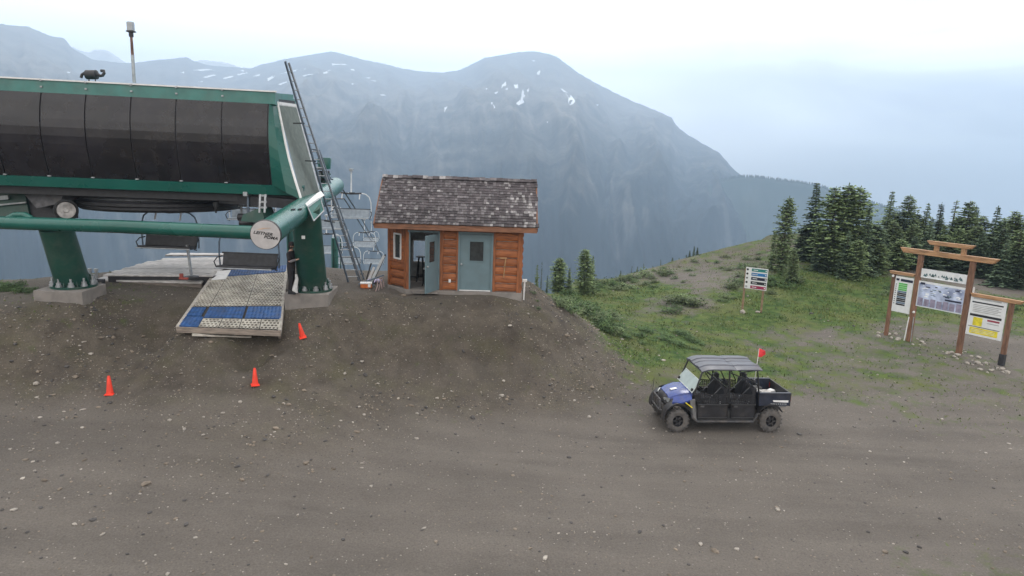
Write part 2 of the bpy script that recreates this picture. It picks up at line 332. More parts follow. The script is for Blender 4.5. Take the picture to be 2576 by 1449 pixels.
    gc = mix(mr(noise(2.2, 5), .35, .65), (.024, .056, .012, 1), (.078, .115, .026, 1))
    gc = mix(mr(noise(.5, 3), .46, .62, 0, .55), gc, (.115, .115, .045, 1))
    c = mix(gm, c, gc)
    # far valley: forest
    sp2 = N(t, 'ShaderNodeSeparateXYZ'); L(tc.outputs['Object'], sp2.inputs[0])
    c = mix(mr(sp2.outputs['Z'], -3, -14), c, (.035, .055, .04, 1))
    L(c, b.inputs['Base Color'])
    h1 = noise(14, 6, r=.7); bp = N(t, 'ShaderNodeBump'); bp.inputs['Strength'].default_value = .75; bp.inputs['Distance'].default_value = .05; L(h1, bp.inputs['Height'])
    L(bp.outputs[0], b.inputs['Normal']); return m
def build_ground():
    def axis(a, b, st, far, gr=1.22):
        mid = list(np.arange(a, b + .001, st)); lo = []; x = a; s = st
        while x > -far: s *= gr; x -= s; lo.append(max(x, -far))
        hi = []; x = b; s = st
        while x < far: s *= gr; x += s; hi.append(min(x, far))
        return np.array(lo[::-1] + mid + hi)
    xs = axis(-20, 34, .2, 5300); ys = axis(8, 64, .2, 5500); ys = ys[ys > -150]
    X, Y = np.meshgrid(xs, ys); Z = np.zeros_like(X)
    for i in range(len(ys)): Z[i] = gh(X[i], Y[i])
    nx, ny = len(xs), len(ys); idx = np.arange(nx * ny).reshape(ny, nx)
    fa = np.stack([idx[:-1, :-1], idx[:-1, 1:], idx[1:, 1:], idx[1:, :-1]], -1).reshape(-1, 4)
    me = bpy.data.meshes.new('ground'); me.from_pydata(np.stack([X, Y, Z], -1).reshape(-1, 3).tolist(), [], fa.tolist())
    me.polygons.foreach_set('use_smooth', np.ones(len(fa), bool))
    g = zone(GZ, X, Y); a = me.attributes.new('grass', 'FLOAT', 'POINT'); a.data.foreach_set('value', g.ravel())
    zb = base_h(X[:, :], Y) if False else Z
    gy, gx = np.gradient(Z, ys, xs); sl = np.hypot(gx, gy)
    k = np.clip((sl - .12) / .25, 0, 1); 
    for _ in range(3): k[1:-1, 1:-1] = (k[1:-1, 1:-1] * 2 + k[:-2, 1:-1] + k[2:, 1:-1] + k[1:-1, :-2] + k[1:-1, 2:]) / 6
    k = np.clip(k * .7 + (Z > 1.4) * .25, 0, 1)
    a = me.attributes.new('bank', 'FLOAT', 'POINT'); a.data.foreach_set('value', k.ravel().astype(float))
    me.materials.append(ground_material()); ob = bpy.data.objects.new('ground', me); COL.objects.link(ob)
    tag(ob, 'grey brown gravel pad and track with grassy banks on the mountain top', kind='structure'); return ob
build_ground()

# ---------------------------------------------------------------- mountains
def azel(u, v):
    d = ray(u, v); return math.atan2(d[0], d[1]), d[2] / math.hypot(d[0], d[1])
def mountain_mat(name, rock, rock2, forest, f0, f1, gully=.6):
    m = bpy.data.materials.new(name); m.use_nodes = True; t = m.node_tree; L = t.links.new; b = t.nodes['Principled BSDF']
    b.inputs['Roughness'].default_value = .95; b.inputs['Specular IOR Level'].default_value = .1
    tc = N(t, 'ShaderNodeTexCoord'); at = N(t, 'ShaderNodeAttribute', attribute_name='gully')
    n = N(t, 'ShaderNodeTexNoise'); n.inputs['Scale'].default_value = .008; n.inputs['Detail'].default_value = 12; n.inputs['Roughness'].default_value = .72; L(tc.outputs['Object'], n.inputs['Vector'])
    s = N(t, 'ShaderNodeSeparateXYZ'); L(tc.outputs['Object'], s.inputs[0])
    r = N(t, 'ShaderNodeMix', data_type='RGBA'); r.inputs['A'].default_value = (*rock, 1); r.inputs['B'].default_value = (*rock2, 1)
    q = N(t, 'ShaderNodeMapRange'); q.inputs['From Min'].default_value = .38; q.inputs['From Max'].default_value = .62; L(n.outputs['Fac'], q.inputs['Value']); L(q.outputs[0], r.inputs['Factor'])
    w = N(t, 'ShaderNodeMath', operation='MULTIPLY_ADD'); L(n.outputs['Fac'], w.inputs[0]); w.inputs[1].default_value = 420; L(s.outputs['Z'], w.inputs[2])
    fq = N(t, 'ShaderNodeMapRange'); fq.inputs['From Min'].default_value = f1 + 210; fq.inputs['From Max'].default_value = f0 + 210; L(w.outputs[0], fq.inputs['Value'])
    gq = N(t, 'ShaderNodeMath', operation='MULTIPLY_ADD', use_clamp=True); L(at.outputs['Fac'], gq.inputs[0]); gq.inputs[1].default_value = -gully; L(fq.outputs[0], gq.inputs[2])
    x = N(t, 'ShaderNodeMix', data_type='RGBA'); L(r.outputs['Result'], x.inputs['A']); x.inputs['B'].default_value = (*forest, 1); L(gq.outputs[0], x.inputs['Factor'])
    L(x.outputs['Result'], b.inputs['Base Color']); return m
def range_mesh(name, sky, dist, r0, z0, m, nu=420, nr=220, ex=1.15, amp=150, seed=0, back=.9, serr=6):
    """a mountain range: its crest follows surveyed bearings and heights at a true distance, spurs and gullies below"""
    az = np.array([azel(u, v)[0] for u, v in sky]); el = np.array([azel(u, v)[1] for u, v in sky])
    da = np.array([azel(u, 400)[0] for u, _ in dist]); dd = np.array([d for _, d in dist])
    A = np.linspace(az[0], az[-1], nu); E = np.interp(A, az, el); RR = np.interp(A, da, dd)
    T = np.concatenate([np.linspace(0, 1, nr), np.linspace(1, 1.12, 8)[1:]])
    A2, T2 = np.meshgrid(A, T); E2 = np.broadcast_to(E, A2.shape); R2 = np.broadcast_to(RR, A2.shape)
    r = r0 + (R2 - r0) * T2; top = E2 * R2 + CH
    tt = np.clip(T2, 0, 1); zz = z0 + (top - z0) * tt ** ex
    X = r * np.sin(A2); Y = r * np.cos(A2)
    rd = ridged(A2 * 11 + 3 + fbm(A2 * 5, tt * 3, 2, seed + 3), tt * 1.3, 5, seed); env = np.sin(np.pi * np.clip(tt, 0, 1)) ** .7
    zz = zz + env * (rd - .62) * amp * 2.2 + env * (fbm(A2 * 45 + tt * 3, tt * 5, 5, seed + 40) - .5) * amp * .8
    lim = (E2 - (1 - tt) * .012) * r + CH
    zz = np.where(T2 < 1, np.minimum(zz, lim), top - (T2 - 1) * R2 * back)
    zz = zz + (np.abs(T2 - 1) < .012) * (fbm(A2 * 300, A2 * 0, 3, seed + 5) - .5) * serr
    zz = np.maximum(zz, -478)
    ny, nx = zz.shape; idx = np.arange(nx * ny).reshape(ny, nx)
    fa = np.stack([idx[:-1, :-1], idx[:-1, 1:], idx[1:, 1:], idx[1:, :-1]], -1).reshape(-1, 4)
    me = bpy.data.meshes.new(name); me.from_pydata(np.stack([X, Y, zz], -1).reshape(-1, 3).tolist(), [], fa.tolist())
    me.polygons.foreach_set('use_smooth', np.ones(len(fa), bool))
    gl = np.clip((fbm(A2 * 90 + tt * 9 + fbm(A2 * 14, tt * 9, 3, seed + 7) * 4, tt * 4.5, 5, seed + 80, .62) - .56) * 9.0, 0, 1) * np.clip((fbm(A2 * 13, tt * 6, 3, seed + 90) - .47) * 7, 0, 1)
    a = me.attributes.new('gully', 'FLOAT', 'POINT'); a.data.foreach_set('value', gl.ravel())
    me.materials.append(m); ob = bpy.data.objects.new(name, me); COL.objects.link(ob); return ob, (X, Y, zz)
SKY = [(-900,10),(-500,30),(-200,40),(0,60),(75,68),(120,88),(165,98),(180,120),(235,150),(300,158),(340,158),(400,150),(440,148),(470,143),(480,150),(520,163),(570,168),(630,172),(660,162),(720,148),(780,138),(835,129),(880,140),(920,152),(965,160),(1010,172),(1060,180),(1110,183),(1150,178),(1180,165),(1220,145),(1260,139),(1300,131),(1345,129),(1385,137),(1400,142),(1450,180),(1500,210),(1560,240),(1600,258),(1650,278),(1690,296),(1702,318),(1735,342),(1780,368),(1810,385),(1840,420),(1866,444),(1950,520),(2100,600),(2500,700),(3000,760),(3800,800)]
MDIST = [(-900,3000),(0,3300),(300,4000),(850,4300),(1100,4500),(1350,4000),(1700,3300),(1870,2700),(2600,2500),(3800,2500)]
mm = mountain_mat('mountain_rock', (.15, .148, .142), (.215, .205, .19), (.007, .013, .016), -60, 260, .28)
MT, MG = range_mesh('mountain', SKY, MDIST, 430, -330, mm, nu=620, nr=240, ex=.84, amp=75, seed=11)
tag(MT, 'long hazy blue mountain range with two summits across the valley', kind='structure')
fm = mountain_mat('haze_pale_rock', (.50, .50, .50), (.75, .75, .76), (.5, .5, .5), -900, -800, 0)  # snowy rock, brightened to paint in the paleness of distant haze
FP = [(-400,220),(100,200),(170,112),(200,126),(225,132),(240,125),(255,124),(275,130),(310,153),(340,175),(460,190),(500,150),(520,152),(560,156),(590,164),(640,185),(800,240),(1500,300)]
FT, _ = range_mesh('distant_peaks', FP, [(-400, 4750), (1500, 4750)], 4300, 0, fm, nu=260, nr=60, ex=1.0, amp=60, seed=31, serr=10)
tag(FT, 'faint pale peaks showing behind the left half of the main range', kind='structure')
WR = [(1200,640),(1600,560),(1800,458),(1866,446),(1900,447),(1960,455),(2020,462),(2060,470),(2110,487),(2150,500),(2250,530),(2400,575),(2600,640),(3400,760)]
wm = mountain_mat('forest_slope', (.05, .06, .05), (.07, .075, .06), (.022, .038, .030), 800, 900, .3)
RT, RG = range_mesh('wooded_ridge', WR, [(1200, 2200), (3400, 1600)], 650, -470, wm, nu=300, nr=90, ex=1.1, amp=60, seed=51, serr=3)
tag(RT, 'dark wooded ridge running down to the right behind the hilltop trees', kind='structure')
def ridge_forest():
    mb = MB(); az = np.array([azel(u, v)[0] for u, v in WR]); el = np.array([azel(u, v)[1] for u, v in WR])
    for _ in range(900):
        u = random.uniform(1780, 2320); a, _e = azel(u, 450); e = float(np.interp(a, az, el)); ra = np.interp(u, [1200, 3400], [2200, 1600]) * random.uniform(.985, 1.0)
        h = random.uniform(5, 13); w = h * .18; x, y, z = ra * math.sin(a), ra * math.cos(a), e * ra + CH - 3
        mb._a([(x - w, y - w, z), (x + w, y - w, z), (x + w, y + w, z), (x - w, y + w, z), (x, y, z + h)], [(0, 1, 4), (1, 2, 4), (2, 3, 4), (3, 0, 4)])
    o = mb.build('ridge_forest', mat('far_conifer', (.03, .045, .035), .9), fix=False); tag(o, 'tiny conifers along the crest of the wooded ridge', 'trees', kind='stuff')
ridge_forest()
# snow patches lying on the mountain (draped on the built surface)
def snow():
    dg = bpy.context.evaluated_depsgraph_get(); from mathutils.bvhtree import BVHTree
    X, Y, Z = MG; ny, nx = X.shape; idx = np.arange(nx * ny).reshape(ny, nx)
    fa = np.stack([idx[:-1, :-1], idx[:-1, 1:], idx[1:, 1:], idx[1:, :-1]], -1).reshape(-1, 4)
    bvh = BVHTree.FromPolygons([Vector(p) for p in np.stack([X, Y, Z], -1).reshape(-1, 3).tolist()], fa.tolist())
    S = [([(1409,221),(1418,226),(1437,240),(1447,254),(1442,262),(1433,265),(1430,258),(1435,250),(1425,238)],),
         ([(1352,180),(1360,176),(1357,189),(1350,187)],), ([(1263,213),(1273,205),(1272,217),(1262,222)],), ([(1292,214),(1302,212),(1304,222),(1296,222)],),
         ([(1315,225),(1318,232),(1316,250),(1318,258),(1306,265),(1297,262),(1308,253),(1311,240)],), ([(1243,233),(1254,229),(1248,237)],), ([(1220,221),(1230,223),(1224,225)],),
         ([(1118,270),(1125,268),(1121,278),(1118,282)],), ([(1235,257),(1240,258),(1238,264)],), ([(1374,306),(1379,306),(1377,309)],), ([(834,160),(868,161),(874,163),(836,164)],),
         ([(812,183),(830,175),(832,178),(822,184),(814,186)],), ([(880,173),(891,174),(893,178),(884,177)],), ([(918,195),(932,194),(930,198)],), ([(882,210),(890,210),(887,213)],), ([(930,202),(946,203),(944,205)],),
         ([(596,187),(620,181),(622,184),(600,190)],), ([(484,176),(520,173),(545,177),(505,178)],), ([(455,183),(465,178),(462,185)],), ([(505,195),(540,187),(543,190),(520,196)],), ([(672,197),(692,188),(690,194),(675,204)],),
         ([(700,187),(740,176),(770,171),(768,174),(735,181)],), ([(636,192),(654,186),(652,191)],), ([(948,237),(966,238),(972,242),(960,240)],), ([(604,177),(614,176),(612,180)],), ([(496,207),(512,203),(510,206)],), ([(160,181),(178,180),(176,184)],), ([(1326,227),(1332,221),(1329,232)],), ([(1300,258),(1312,254),(1304,262)],), ([(1500,262),(1506,264),(1503,267)],), ([(700,211),(726,203),(728,205),(704,214)],), ([(560,196),(585,190),(587,193),(564,199)],), ([(1336,150),(1348,152),(1342,155)],), ([(1240,262),(1246,270),(1243,273)],), ([(1270,224),(1278,221),(1276,227)],), ([(1316,236),(1322,240),(1318,247)],), ([(760,190),(800,181),(802,184),(764,193)],)]
    mb = MB()
    def hp(u, v):
        d = Vector(ray(u, v)).normalized(); h = bvh.ray_cast(Vector(C0), d)
        return (h[0] - d * 6) if h[0] is not None else Vector(C0) + d * 4000
    for (poly,) in S:
        cu = sum(p[0] for p in poly) / len(poly); cv = sum(p[1] for p in poly) / len(poly); pts = []
        for i, (a, b) in enumerate(poly):
            c, d = poly[(i + 1) % len(poly)]
            for k in range(3): pts.append((a + (c - a) * k / 3 + random.uniform(-.8, .8), b + (d - b) * k / 3 + random.uniform(-.6, .6)))
        n = len(pts); vs = [hp(*p) for p in pts] + [hp(cu, cv)]
        mb._a(vs, [(i, (i + 1) % n, n) for i in range(n)])
    o = mb.build('snow_patches', mat('old_snow', (.75, .78, .82), .8, var=.05), fix=False); tag(o, 'old white snow patches on the upper mountain slopes', 'snow', kind='stuff')
snow()
# the smoky summer air
hz = MB(); hz.box((0, 2600, 130), (11000, 6200, 1230)); ho = hz.build('haze', None or bpy.data.materials.new('haze_air'), fix=True)
def haze_mat():
    m = ho.data.materials[0]; m.use_nodes = True; t = m.node_tree; t.nodes.clear(); o = N(t, 'ShaderNodeOutputMaterial'); v = N(t, 'ShaderNodeVolumePrincipled')
    v.inputs['Density'].default_value = HAZE; v.inputs['Color'].default_value = (.565, .75, .99, 1); v.inputs['Anisotropy'].default_value = 0.0
    t.links.new(v.outputs[0], o.inputs['Volume'])
HAZE = .00034
haze_mat(); tag(ho, 'pale blue smoke haze filling the valley', 'haze', kind='stuff')
# ---------------------------------------------------------------- shared materials
M_GREEN = mat('green_paint', (.008, .100, .080), .27, var=.12, scale=.5, dirt=.06)
M_GREEND = mat('dark_green_paint', (.007, .055, .040), .42, var=.15, scale=1.5, dirt=.22, bump=.05)
M_GREENL = mat('lit_green_paint', (.036, .160, .142), .42, var=.15, scale=2, dirt=.2)  # lighter green copy, the light on the top fascia put into its colour
M_PANEL = mat('smoked_panel', (.009, .008, .012), .26, var=.3, scale=.9, dirt=.10, spec=.5)
M_SEAM = mat('panel_seam', (.05, .048, .055), .5)
M_DARK = mat('dark_steel', (.022, .022, .026), .55, var=.3)
M_BLACK = mat('black_rubber', (.012, .012, .013), .75)
M_GALV = mat('galvanised_steel', (.36, .38, .40), .42, metal=.55, var=.15)
M_BLUSTEEL = mat('blue_grey_steel', (.10, .13, .17), .5, metal=.3, var=.2)
M_WHITE = mat('white_paint', (.74, .74, .74), .5, var=.06, dirt=.12)
M_ALU = mat('corrugated_aluminium', (.13, .16, .155), .45, metal=.35, var=.12, dirt=.1)
M_CONC = mat('concrete', (.235, .215, .20), .9, var=.16, scale=2.5, bump=.5, bscale=30, dirt=.30)
M_DECK = mat('weathered_grey_board', (.52, .50, .49), .75, var=.28, scale=3, stretch=(1, 8, 8), bump=.4, bscale=30, objrand=.16)
M_BEAM = mat('grey_timber', (.17, .145, .125), .85, var=.25, scale=3, stretch=(1, 8, 8), bump=.4, bscale=30)
M_CEDAR = mat('cedar_siding', (.30, .098, .029), .62, var=.34, scale=2.6, stretch=(1, 1, 9), bump=.35, bscale=14, c2=(.16, .05, .018), objrand=.14)
M_TRIM = mat('cedar_trim', (.27, .088, .028), .65, var=.3, scale=2.5, stretch=(5, 5, 1), bump=.3, bscale=14, objrand=.08)
M_FASCIA = mat('cedar_fascia', (.22, .10, .055), .7, var=.25, scale=2.5, stretch=(1, 6, 6), bump=.3, bscale=14)
M_DOOR = mat('blue_grey_door_paint', (.125, .19, .215), .5, var=.08, scale=2, dirt=.10)
M_GLASS = mat('dark_window_glass', (.03, .035, .037), .12, var=.2, spec=.6)
M_PALEGLASS = mat('pale_window_glass', (.45, .52, .54), .2, var=.06)
M_BLUEMAT = mat('blue_plastic_mat', (.025, .095, .27), .6, var=.25, scale=5, dirt=.22)
M_WMAT = mat('dirty_white_mat', (.50, .47, .41), .7, var=.2, scale=1.6, dirt=.75)
M_ORANGE = mat('cone_orange', (.85, .055, .025), .5, var=.1, scale=5)

def P3(u, v, zc): return P(u, v, zc)
# ================================================================ LIFT TERMINAL
def canopy():
    org = P(690, 480, 22.4); t = thing('lift_terminal', 'large green chairlift terminal with smoked dark panels on slanting round legs', 'lift terminal', org)
    def B(mb, n, m, par=t, **k): return mb.build(n, m, par, org, **k)
    # front shell: profile at the right end, carried straight to the left; vertical planes, so a plain extrusion
    zc0 = 22.4
    Rt = P(678, 262, zc0); Rb = P(667, 466, zc0 + .15)
    zt, zb = Rt.z, Rb.z
    Lt = P(-260, 215, zc0 - 1.25)
    E = Vector((Lt.x - Rt.x, Lt.y - Rt.y, 0)).normalized()      # along the face, to the left
    Nn = Vector((E.y, -E.x, 0)); Nn = Nn if Nn.y < 0 else -Nn     # towards the camera
    def prof(t_):                                                # 0 top .. 1 bottom -> offset towards the viewer, height
        return .05 + .30 * math.sin(math.pi * min(1, t_ * .95 + .05) ** .9), lerp(zt, zb, t_)
    def FP_(s, t_, o=0):
        a, z = prof(t_); return Vector((Rt.x, Rt.y, 0)) + E * s + Nn * (a + o) + Vector((0, 0, z + s * .008))
    # ribs where the seams show
    seam = [0.0]
    for u, v in [(563,259),(448,252),(335,245),(222,242),(110,235)]:
        d = ray(u, v); k = (Rt - Vector(C0)); # intersect sight line with the face plane
        q = Vector(d); s_ = None
        n_ = Nn; tt = n_.dot(Rt - Vector(C0)) / n_.dot(q); p = Vector(C0) + q * tt; seam.append((p - Rt).dot(E))
    pitch = seam[-1] - seam[-2]; seam += [seam[-1] + pitch, seam[-1] + 2 * pitch]
    Lf = seam[-1]
    for i in range(len(seam) - 1):
        a, b = seam[i] + .022, seam[i + 1] - .022; mb = MB(); ks = [k / 10 for k in range(11)]
        for j in range(10):
            mb._a([FP_(a, ks[j], .02), FP_(b, ks[j], .02), FP_(b, ks[j + 1], .02), FP_(a, ks[j + 1], .02)], [(0, 1, 2, 3)])
            if j == 0:
                pass
        for s in (a, b):
            for j in range(10): mb._a([FP_(s, ks[j], .02), FP_(s, ks[j + 1], .02), FP_(s, ks[j + 1], -.03), FP_(s, ks[j], -.03)], [(0, 1, 2, 3)])
        B(mb, 'smoked_panel', M_PANEL, smooth=True)
    mb = MB()
    for j in range(10): mb._a([FP_(-.02, j / 10, -.03), FP_(Lf, j / 10, -.03), FP_(Lf, (j + 1) / 10, -.03), FP_(-.02, (j + 1) / 10, -.03)], [(0, 1, 2, 3)])
    B(mb, 'panel_backing', M_SEAM)
    # small pale fixings at seam ends
    for s in seam[1:]:
        mb = MB(); mb.box(FP_(s, 1.0, .06) - Vector((0, 0, -.03)), (.10, .05, .035)); B(mb, 'panel_clip', M_GALV)
    # top fascia band, slightly proud, with its edge highlight painted in as a white bar, bolts
    ztf = P(690, 233, zc0).z
    RE = P(694, 240, zc0); sR = (RE - Rt).dot(E) 
    def V(s, o, z): return Vector((Rt.x, Rt.y, 0)) + E * s + Nn * o + Vector((0, 0, z + s * .008))
    mb = MB(); mb.loft([[V(s, .04, zt - .02), V(s, .11, zt), V(s, .07, ztf), V(s, -3.2, ztf + .03), V(s, -3.2, zt - .1)] for s in (sR, Lf)]); B(mb, 'top_fascia', M_GREENL)
    mb = MB(); mb.bar(V(sR - .04, .05, ztf + .025), V(Lf, .05, ztf + .025), .12, .045); B(mb, 'roof_edge_highlight', M_WHITE)
    for s in seam[1:]:
        for dz in (.18, .38):
            mb = MB(); mb.box(V(s, .10, zt + dz), (.07, .05, .05)); B(mb, 'bolt', M_GALV)
    # bottom fascia and dark underside
    zb2 = P(690, 493, zc0).z
    SB = [(.02, zb + .02), (.10, zb - .02), (.02, zb2), (-.12, zb2 - .02), (-.12, zb + .02)]
    Rbo = P(757, 500, zc0 + .1); sB = (Rbo - Rt).dot(E)
    mb = MB(); mb.loft([[V(s, o, z) for o, z in SB] for s in (sB, Lf)]); B(mb, 'bottom_fascia', M_GREEN)
    mb = MB(); mb.loft([[V(s, -.35, zb2 + .3), V(s, -.30, zb2 - .28), V(s, -2.9, zb2 - .22), V(s, -2.9, zb2 + .3)] for s in (sB + .1, Lf)]); B(mb, 'underside_beam', M_DARK)
    # green end shell curving round the corner, then the ribbed side
    top = [P(680, 258, zc0), P(697, 256, zc0 + .12)]; 
    K = 9; mb = MB()
    edge = [(697,256),(704,290),(711,325),(718,360),(726,395),(735,428),(744,458),(752,483),(758,503)]
    secs = []
    for k in range(K):
        t_ = k / (K - 1); u, v = edge[k]; inn = FP_(-.02, t_ * 1.0, .012) if t_ < 1 else FP_(-.02, 1, .012); ep = P(u, v, zc0 + .28)
        mid = (inn + ep) / 2 + Nn * .10; secs.append([inn, mid, ep])
    for k in range(K - 1):
        for j in range(2): mb._a([secs[k][j], secs[k][j + 1], secs[k + 1][j + 1], secs[k + 1][j]], [(0, 1, 2, 3)])
    B(mb, 'end_shell', M_GREEN, smooth=True)
    mb = MB(); mb.tube([P(u, v, zc0 + .27) for u, v in edge], .045, 6); B(mb, 'end_rim', M_WHITE)
    # ribbed side sheet
    n = 22; A0, A1 = P(699, 262, zc0 + .32), P(760, 503, zc0 + .32); B0, B1 = P(744, 268, 24.6), P(803, 486, 24.6)
    mb = MB(); out_ = (B0 - A0).cross(A1 - A0).normalized()
    if out_.x < 0: out_ = -out_
    pts0, pts1 = [], []
    for k in range(n * 2 + 1):
        w = k / (n * 2); o = .05 if (k // 1) % 2 else 0
        pts0.append(A0.lerp(B0, w) + out_ * o); pts1.append(A1.lerp(B1, w) + out_ * o)
    for k in range(n * 2): mb._a([pts0[k], pts0[k + 1], pts1[k + 1], pts1[k]], [(0, 1, 2, 3)])
    B(mb, 'ribbed_side_sheet', M_ALU)
    mb = MB(); mb.bar(A0 + Vector((0, 0, .02)), B0 + Vector((0, 0, .02)), .1, .12); B(mb, 'side_top_trim', M_WHITE)
    mb = MB(); mb.bar(A0.lerp(B0, .98), A1.lerp(B1, .98), .10, .10); B(mb, 'side_corner_trim', M_GALV)
    # little roof return at the right of the ridge
    mb = MB(); q0, q1 = P(694, 234, zc0 + .2), P(738, 238, 24.4); mb.prism([q0, q1, q1 - Vector((0, 0, .20)), q0 - Vector((0, 0, .20))], (-.6, .1, 0)); B(mb, 'roof_return', M_GREENL)
    mb = MB(); q0, q1 = P(697, 249, zc0 + .25), P(742, 254, 24.4); mb.prism([q0, q1, q1 - Vector((0, 0, .1)), q0 - Vector((0, 0, .1))], (-.5, .1, 0)); B(mb, 'roof_soffit', M_DARK)
    # bullwheel with grooved rim, hung under the shell
    bc = P(411, 494, 25.6); r = 2.86
    prof_ = [(0, .10), (r * .25, .10), (r * .9, .06), (r * .95, .14), (r, .14), (r, .07), (r - .09, .04), (r - .09, -.02), (r + .02, -.06), (r + .02, -.12), (r - .06, -.15), (r - .06, -.20), (r - .14, -.25), (r * .9, -.20), (r * .3, -.14), (0, -.14)]
    mb = MB(); mb.lathe([(a, b * 1.6) for a, b in prof_], bc, 64); bw = B(mb, 'bullwheel', M_DARK, smooth=True)
    mb = MB(); mb.lathe([(r - .095, .03), (r - .03, .01), (r - .095, -.01)], bc, 64); mb.build('rim_liner', M_GALV, bw, org, smooth=True)
    for u, v in ((350, 522), (543, 524)):
        mb = MB(); c = P(u, v, 23.0); mb.lathe([(0, .2), (.09, .2), (.09, .06), (.06, .05), (.06, -.03), (.035, -.05), (.03, -.16), (0, -.16)], c, 10); B(mb, 'guide_roller', M_BLACK)
    # structural frame seen below the shell on the right, hanging gear
    mb = MB()
    mb.bar(P(560, 498, 23.5), P(756, 514, 23.0), .45, .32); B(mb, 'cross_girder', M_DARK)
    mb = MB(); 
    for u in (655, 668): mb.bar(P(u, 489, 22.3), P(u - 2, 535, 22.3), .06, .05)
    for v in (492, 508, 522): mb.bar(P(652, v, 22.3), P(671, v, 22.3), .05, .06)
    B(mb, 'bolted_bracket', M_GALV)
    mb = MB(); mb.prism([P(611, 540, 22.5), P(655, 522, 22.5), P(664, 545, 22.5), P(662, 562, 22.5), P(606, 556, 22.5)], (.05, .9, 0)); B(mb, 'tensioning_arm', M_GREEND)
    mb = MB(); mb.tube([P(600, 546, 23.4), P(668, 548, 23.4)], .13, 10); mb.tube([P(603, 560, 23.0), P(640, 562, 23.0)], .1, 8); B(mb, 'hydraulic_ram', M_DARK)
    for a, b in (((600, 518), (652, 519)), ((607, 503), (607, 545)), ((625, 505), (650, 505)), ((621, 500), (624, 545))):
        mb = MB(); mb.tube([P(*a, 24.5), P(*b, 24.5)], .035, 6); B(mb, 'pipe', M_GALV)
    # drive gear at the left
    mb = MB(); mb.prism([P(-160, 478, 23.2), P(62, 485, 23.2), P(76, 552, 23.2), P(-160, 575, 23.2)], (0, 1.6, 0)); B(mb, 'drive_housing', M_GREEND)
    mb = MB(); mb.bar(P(-160, 531, 23.1), P(66, 509, 23.1), .06, .05); mb.bar(P(-160, 512, 23.1), P(22, 496, 23.1), .06, .14); B(mb, 'housing_rail', M_GALV)
    mb = MB(); mb.prism([P(62, 490, 22.9), P(110, 484, 22.9), P(158, 492, 22.9), P(150, 512, 22.9), P(92, 524, 22.9)], (.1, .9, .1)); B(mb, 'gearbox', mat('gearbox_grey', (.09, .09, .10), .5, var=.3, dirt=.3))
    mb = MB(); mb.prism([P(60, 502, 23.3), P(158, 500, 23.3), P(160, 553, 23.3), P(60, 553, 23.3)], (0, .8, 0)); B(mb, 'motor_block', M_DARK)
    ax = (P(150, 528, 23.6) - P(166, 529, 22.5)).normalized(); rot = Vector((0, 0, 1)).rotation_difference(-ax).to_matrix(); c = P(166, 529, 22.6)
    mb = MB(); mb.lathe([(0, -.14), (.33, -.14), (.36, -.06), (.36, .06), (.30, .08), (.29, .03), (0, .03)], c, 28, rot=rot); sh = B(mb, 'brake_wheel', M_BLACK, smooth=True)
    mb = MB(); mb.lathe([(0, .07), (.07, .07), (.09, .045), (.27, .06), (.28, .035)], c, 24, rot=rot)
    mb.build('wheel_face', mat('worn_steel_face', (.38, .36, .35), .5, metal=.3, var=.3, dirt=.4), sh, org, smooth=True)
    # transverse beam
    mb = MB(); mb.tube([P(-260, 552, 21.6), P(0, 560, 21.2), P(300, 570, 20.3), P(648, 586, 19.3)], [.205, .205, .2, .2], 24); B(mb, 'transverse_beam', M_GREEN, smooth=True)
    mb = MB(); mb.tube([P(20, 550, 21.15), P(38, 541, 21.15), P(62, 541, 21.15), P(80, 551, 21.15)], .10, 10); B(mb, 'beam_saddle', M_GREEN, smooth=True)
    # longitudinal tube with lettered end plate
    a, b = P(669, 590, 17.6), P(845, 467, 30.0); d = (b - a).normalized()
    mb = MB(); mb.tube([a, b], .355, 32); lt = B(mb, 'longitudinal_tube', M_GREEN, smooth=True)
    nrm = (Vector(C0) - a).normalized(); nrm = (-d * .6 + nrm * .4).normalized()
    rot = Vector((0, 0, 1)).rotation_difference(-d).to_matrix()
    mb = MB(); mb.lathe([(0, .03), (.385, .03), (.395, .0), (.395, -.05), (.34, -.06)], a - d * .02, 40, rot=rot); pl = mb.build('end_plate', M_DARK, lt, org, smooth=True)
    mb = MB(); mb.lathe([(0, .040), (.372, .040), (.375, .028)], a - d * .02, 40, rot=rot); mb.build('plate_face', mat('pale_plate', (.46, .44, .44), .5, var=.07, dirt=.06), lt, org)
    # lettering lies on the plate
    zax = -d; xax = Vector((0, 0, 1)).cross(zax).normalized(); yax = zax.cross(xax).normalized()
    ca, sa = math.cos(math.radians(-7)), math.sin(math.radians(-7)); x2 = xax * ca + yax * sa; y2 = -xax * sa + yax * ca
    for txt, dx, dy, sz in (('LEITNER', -.305, .035, .108), ('POMA', -.05, -.085, .108)):
        cu = bpy.data.curves.new('lettering', 'FONT'); cu.body = txt; cu.size = sz; cu.extrude = .003; cu.offset = .003; cu.shear = .3; cu.space_character = 1.08
        tmp = bpy.data.objects.new('tmp', cu); COL.objects.link(tmp); bpy.context.view_layer.update(); me_ = bpy.data.meshes.new_from_object(tmp.evaluated_get(bpy.context.evaluated_depsgraph_get())); bpy.data.objects.remove(tmp); ob = bpy.data.objects.new('lettering', me_); COL.objects.link(ob); me_.materials.clear(); me_.materials.append(M_BLACK); ob.parent = lt
        mm_ = Matrix((x2.to_tuple(), y2.to_tuple(), zax.to_tuple())).transposed().to_4x4(); mm_ = mm_ @ Matrix.Diagonal((1.12, 1, 1, 1)); mm_.translation = a - d * .02 + zax * .044 + xax * dx + yax * dy - org; ob.matrix_local = mm_
        ob['label'] = 'black slanted letters ' + txt
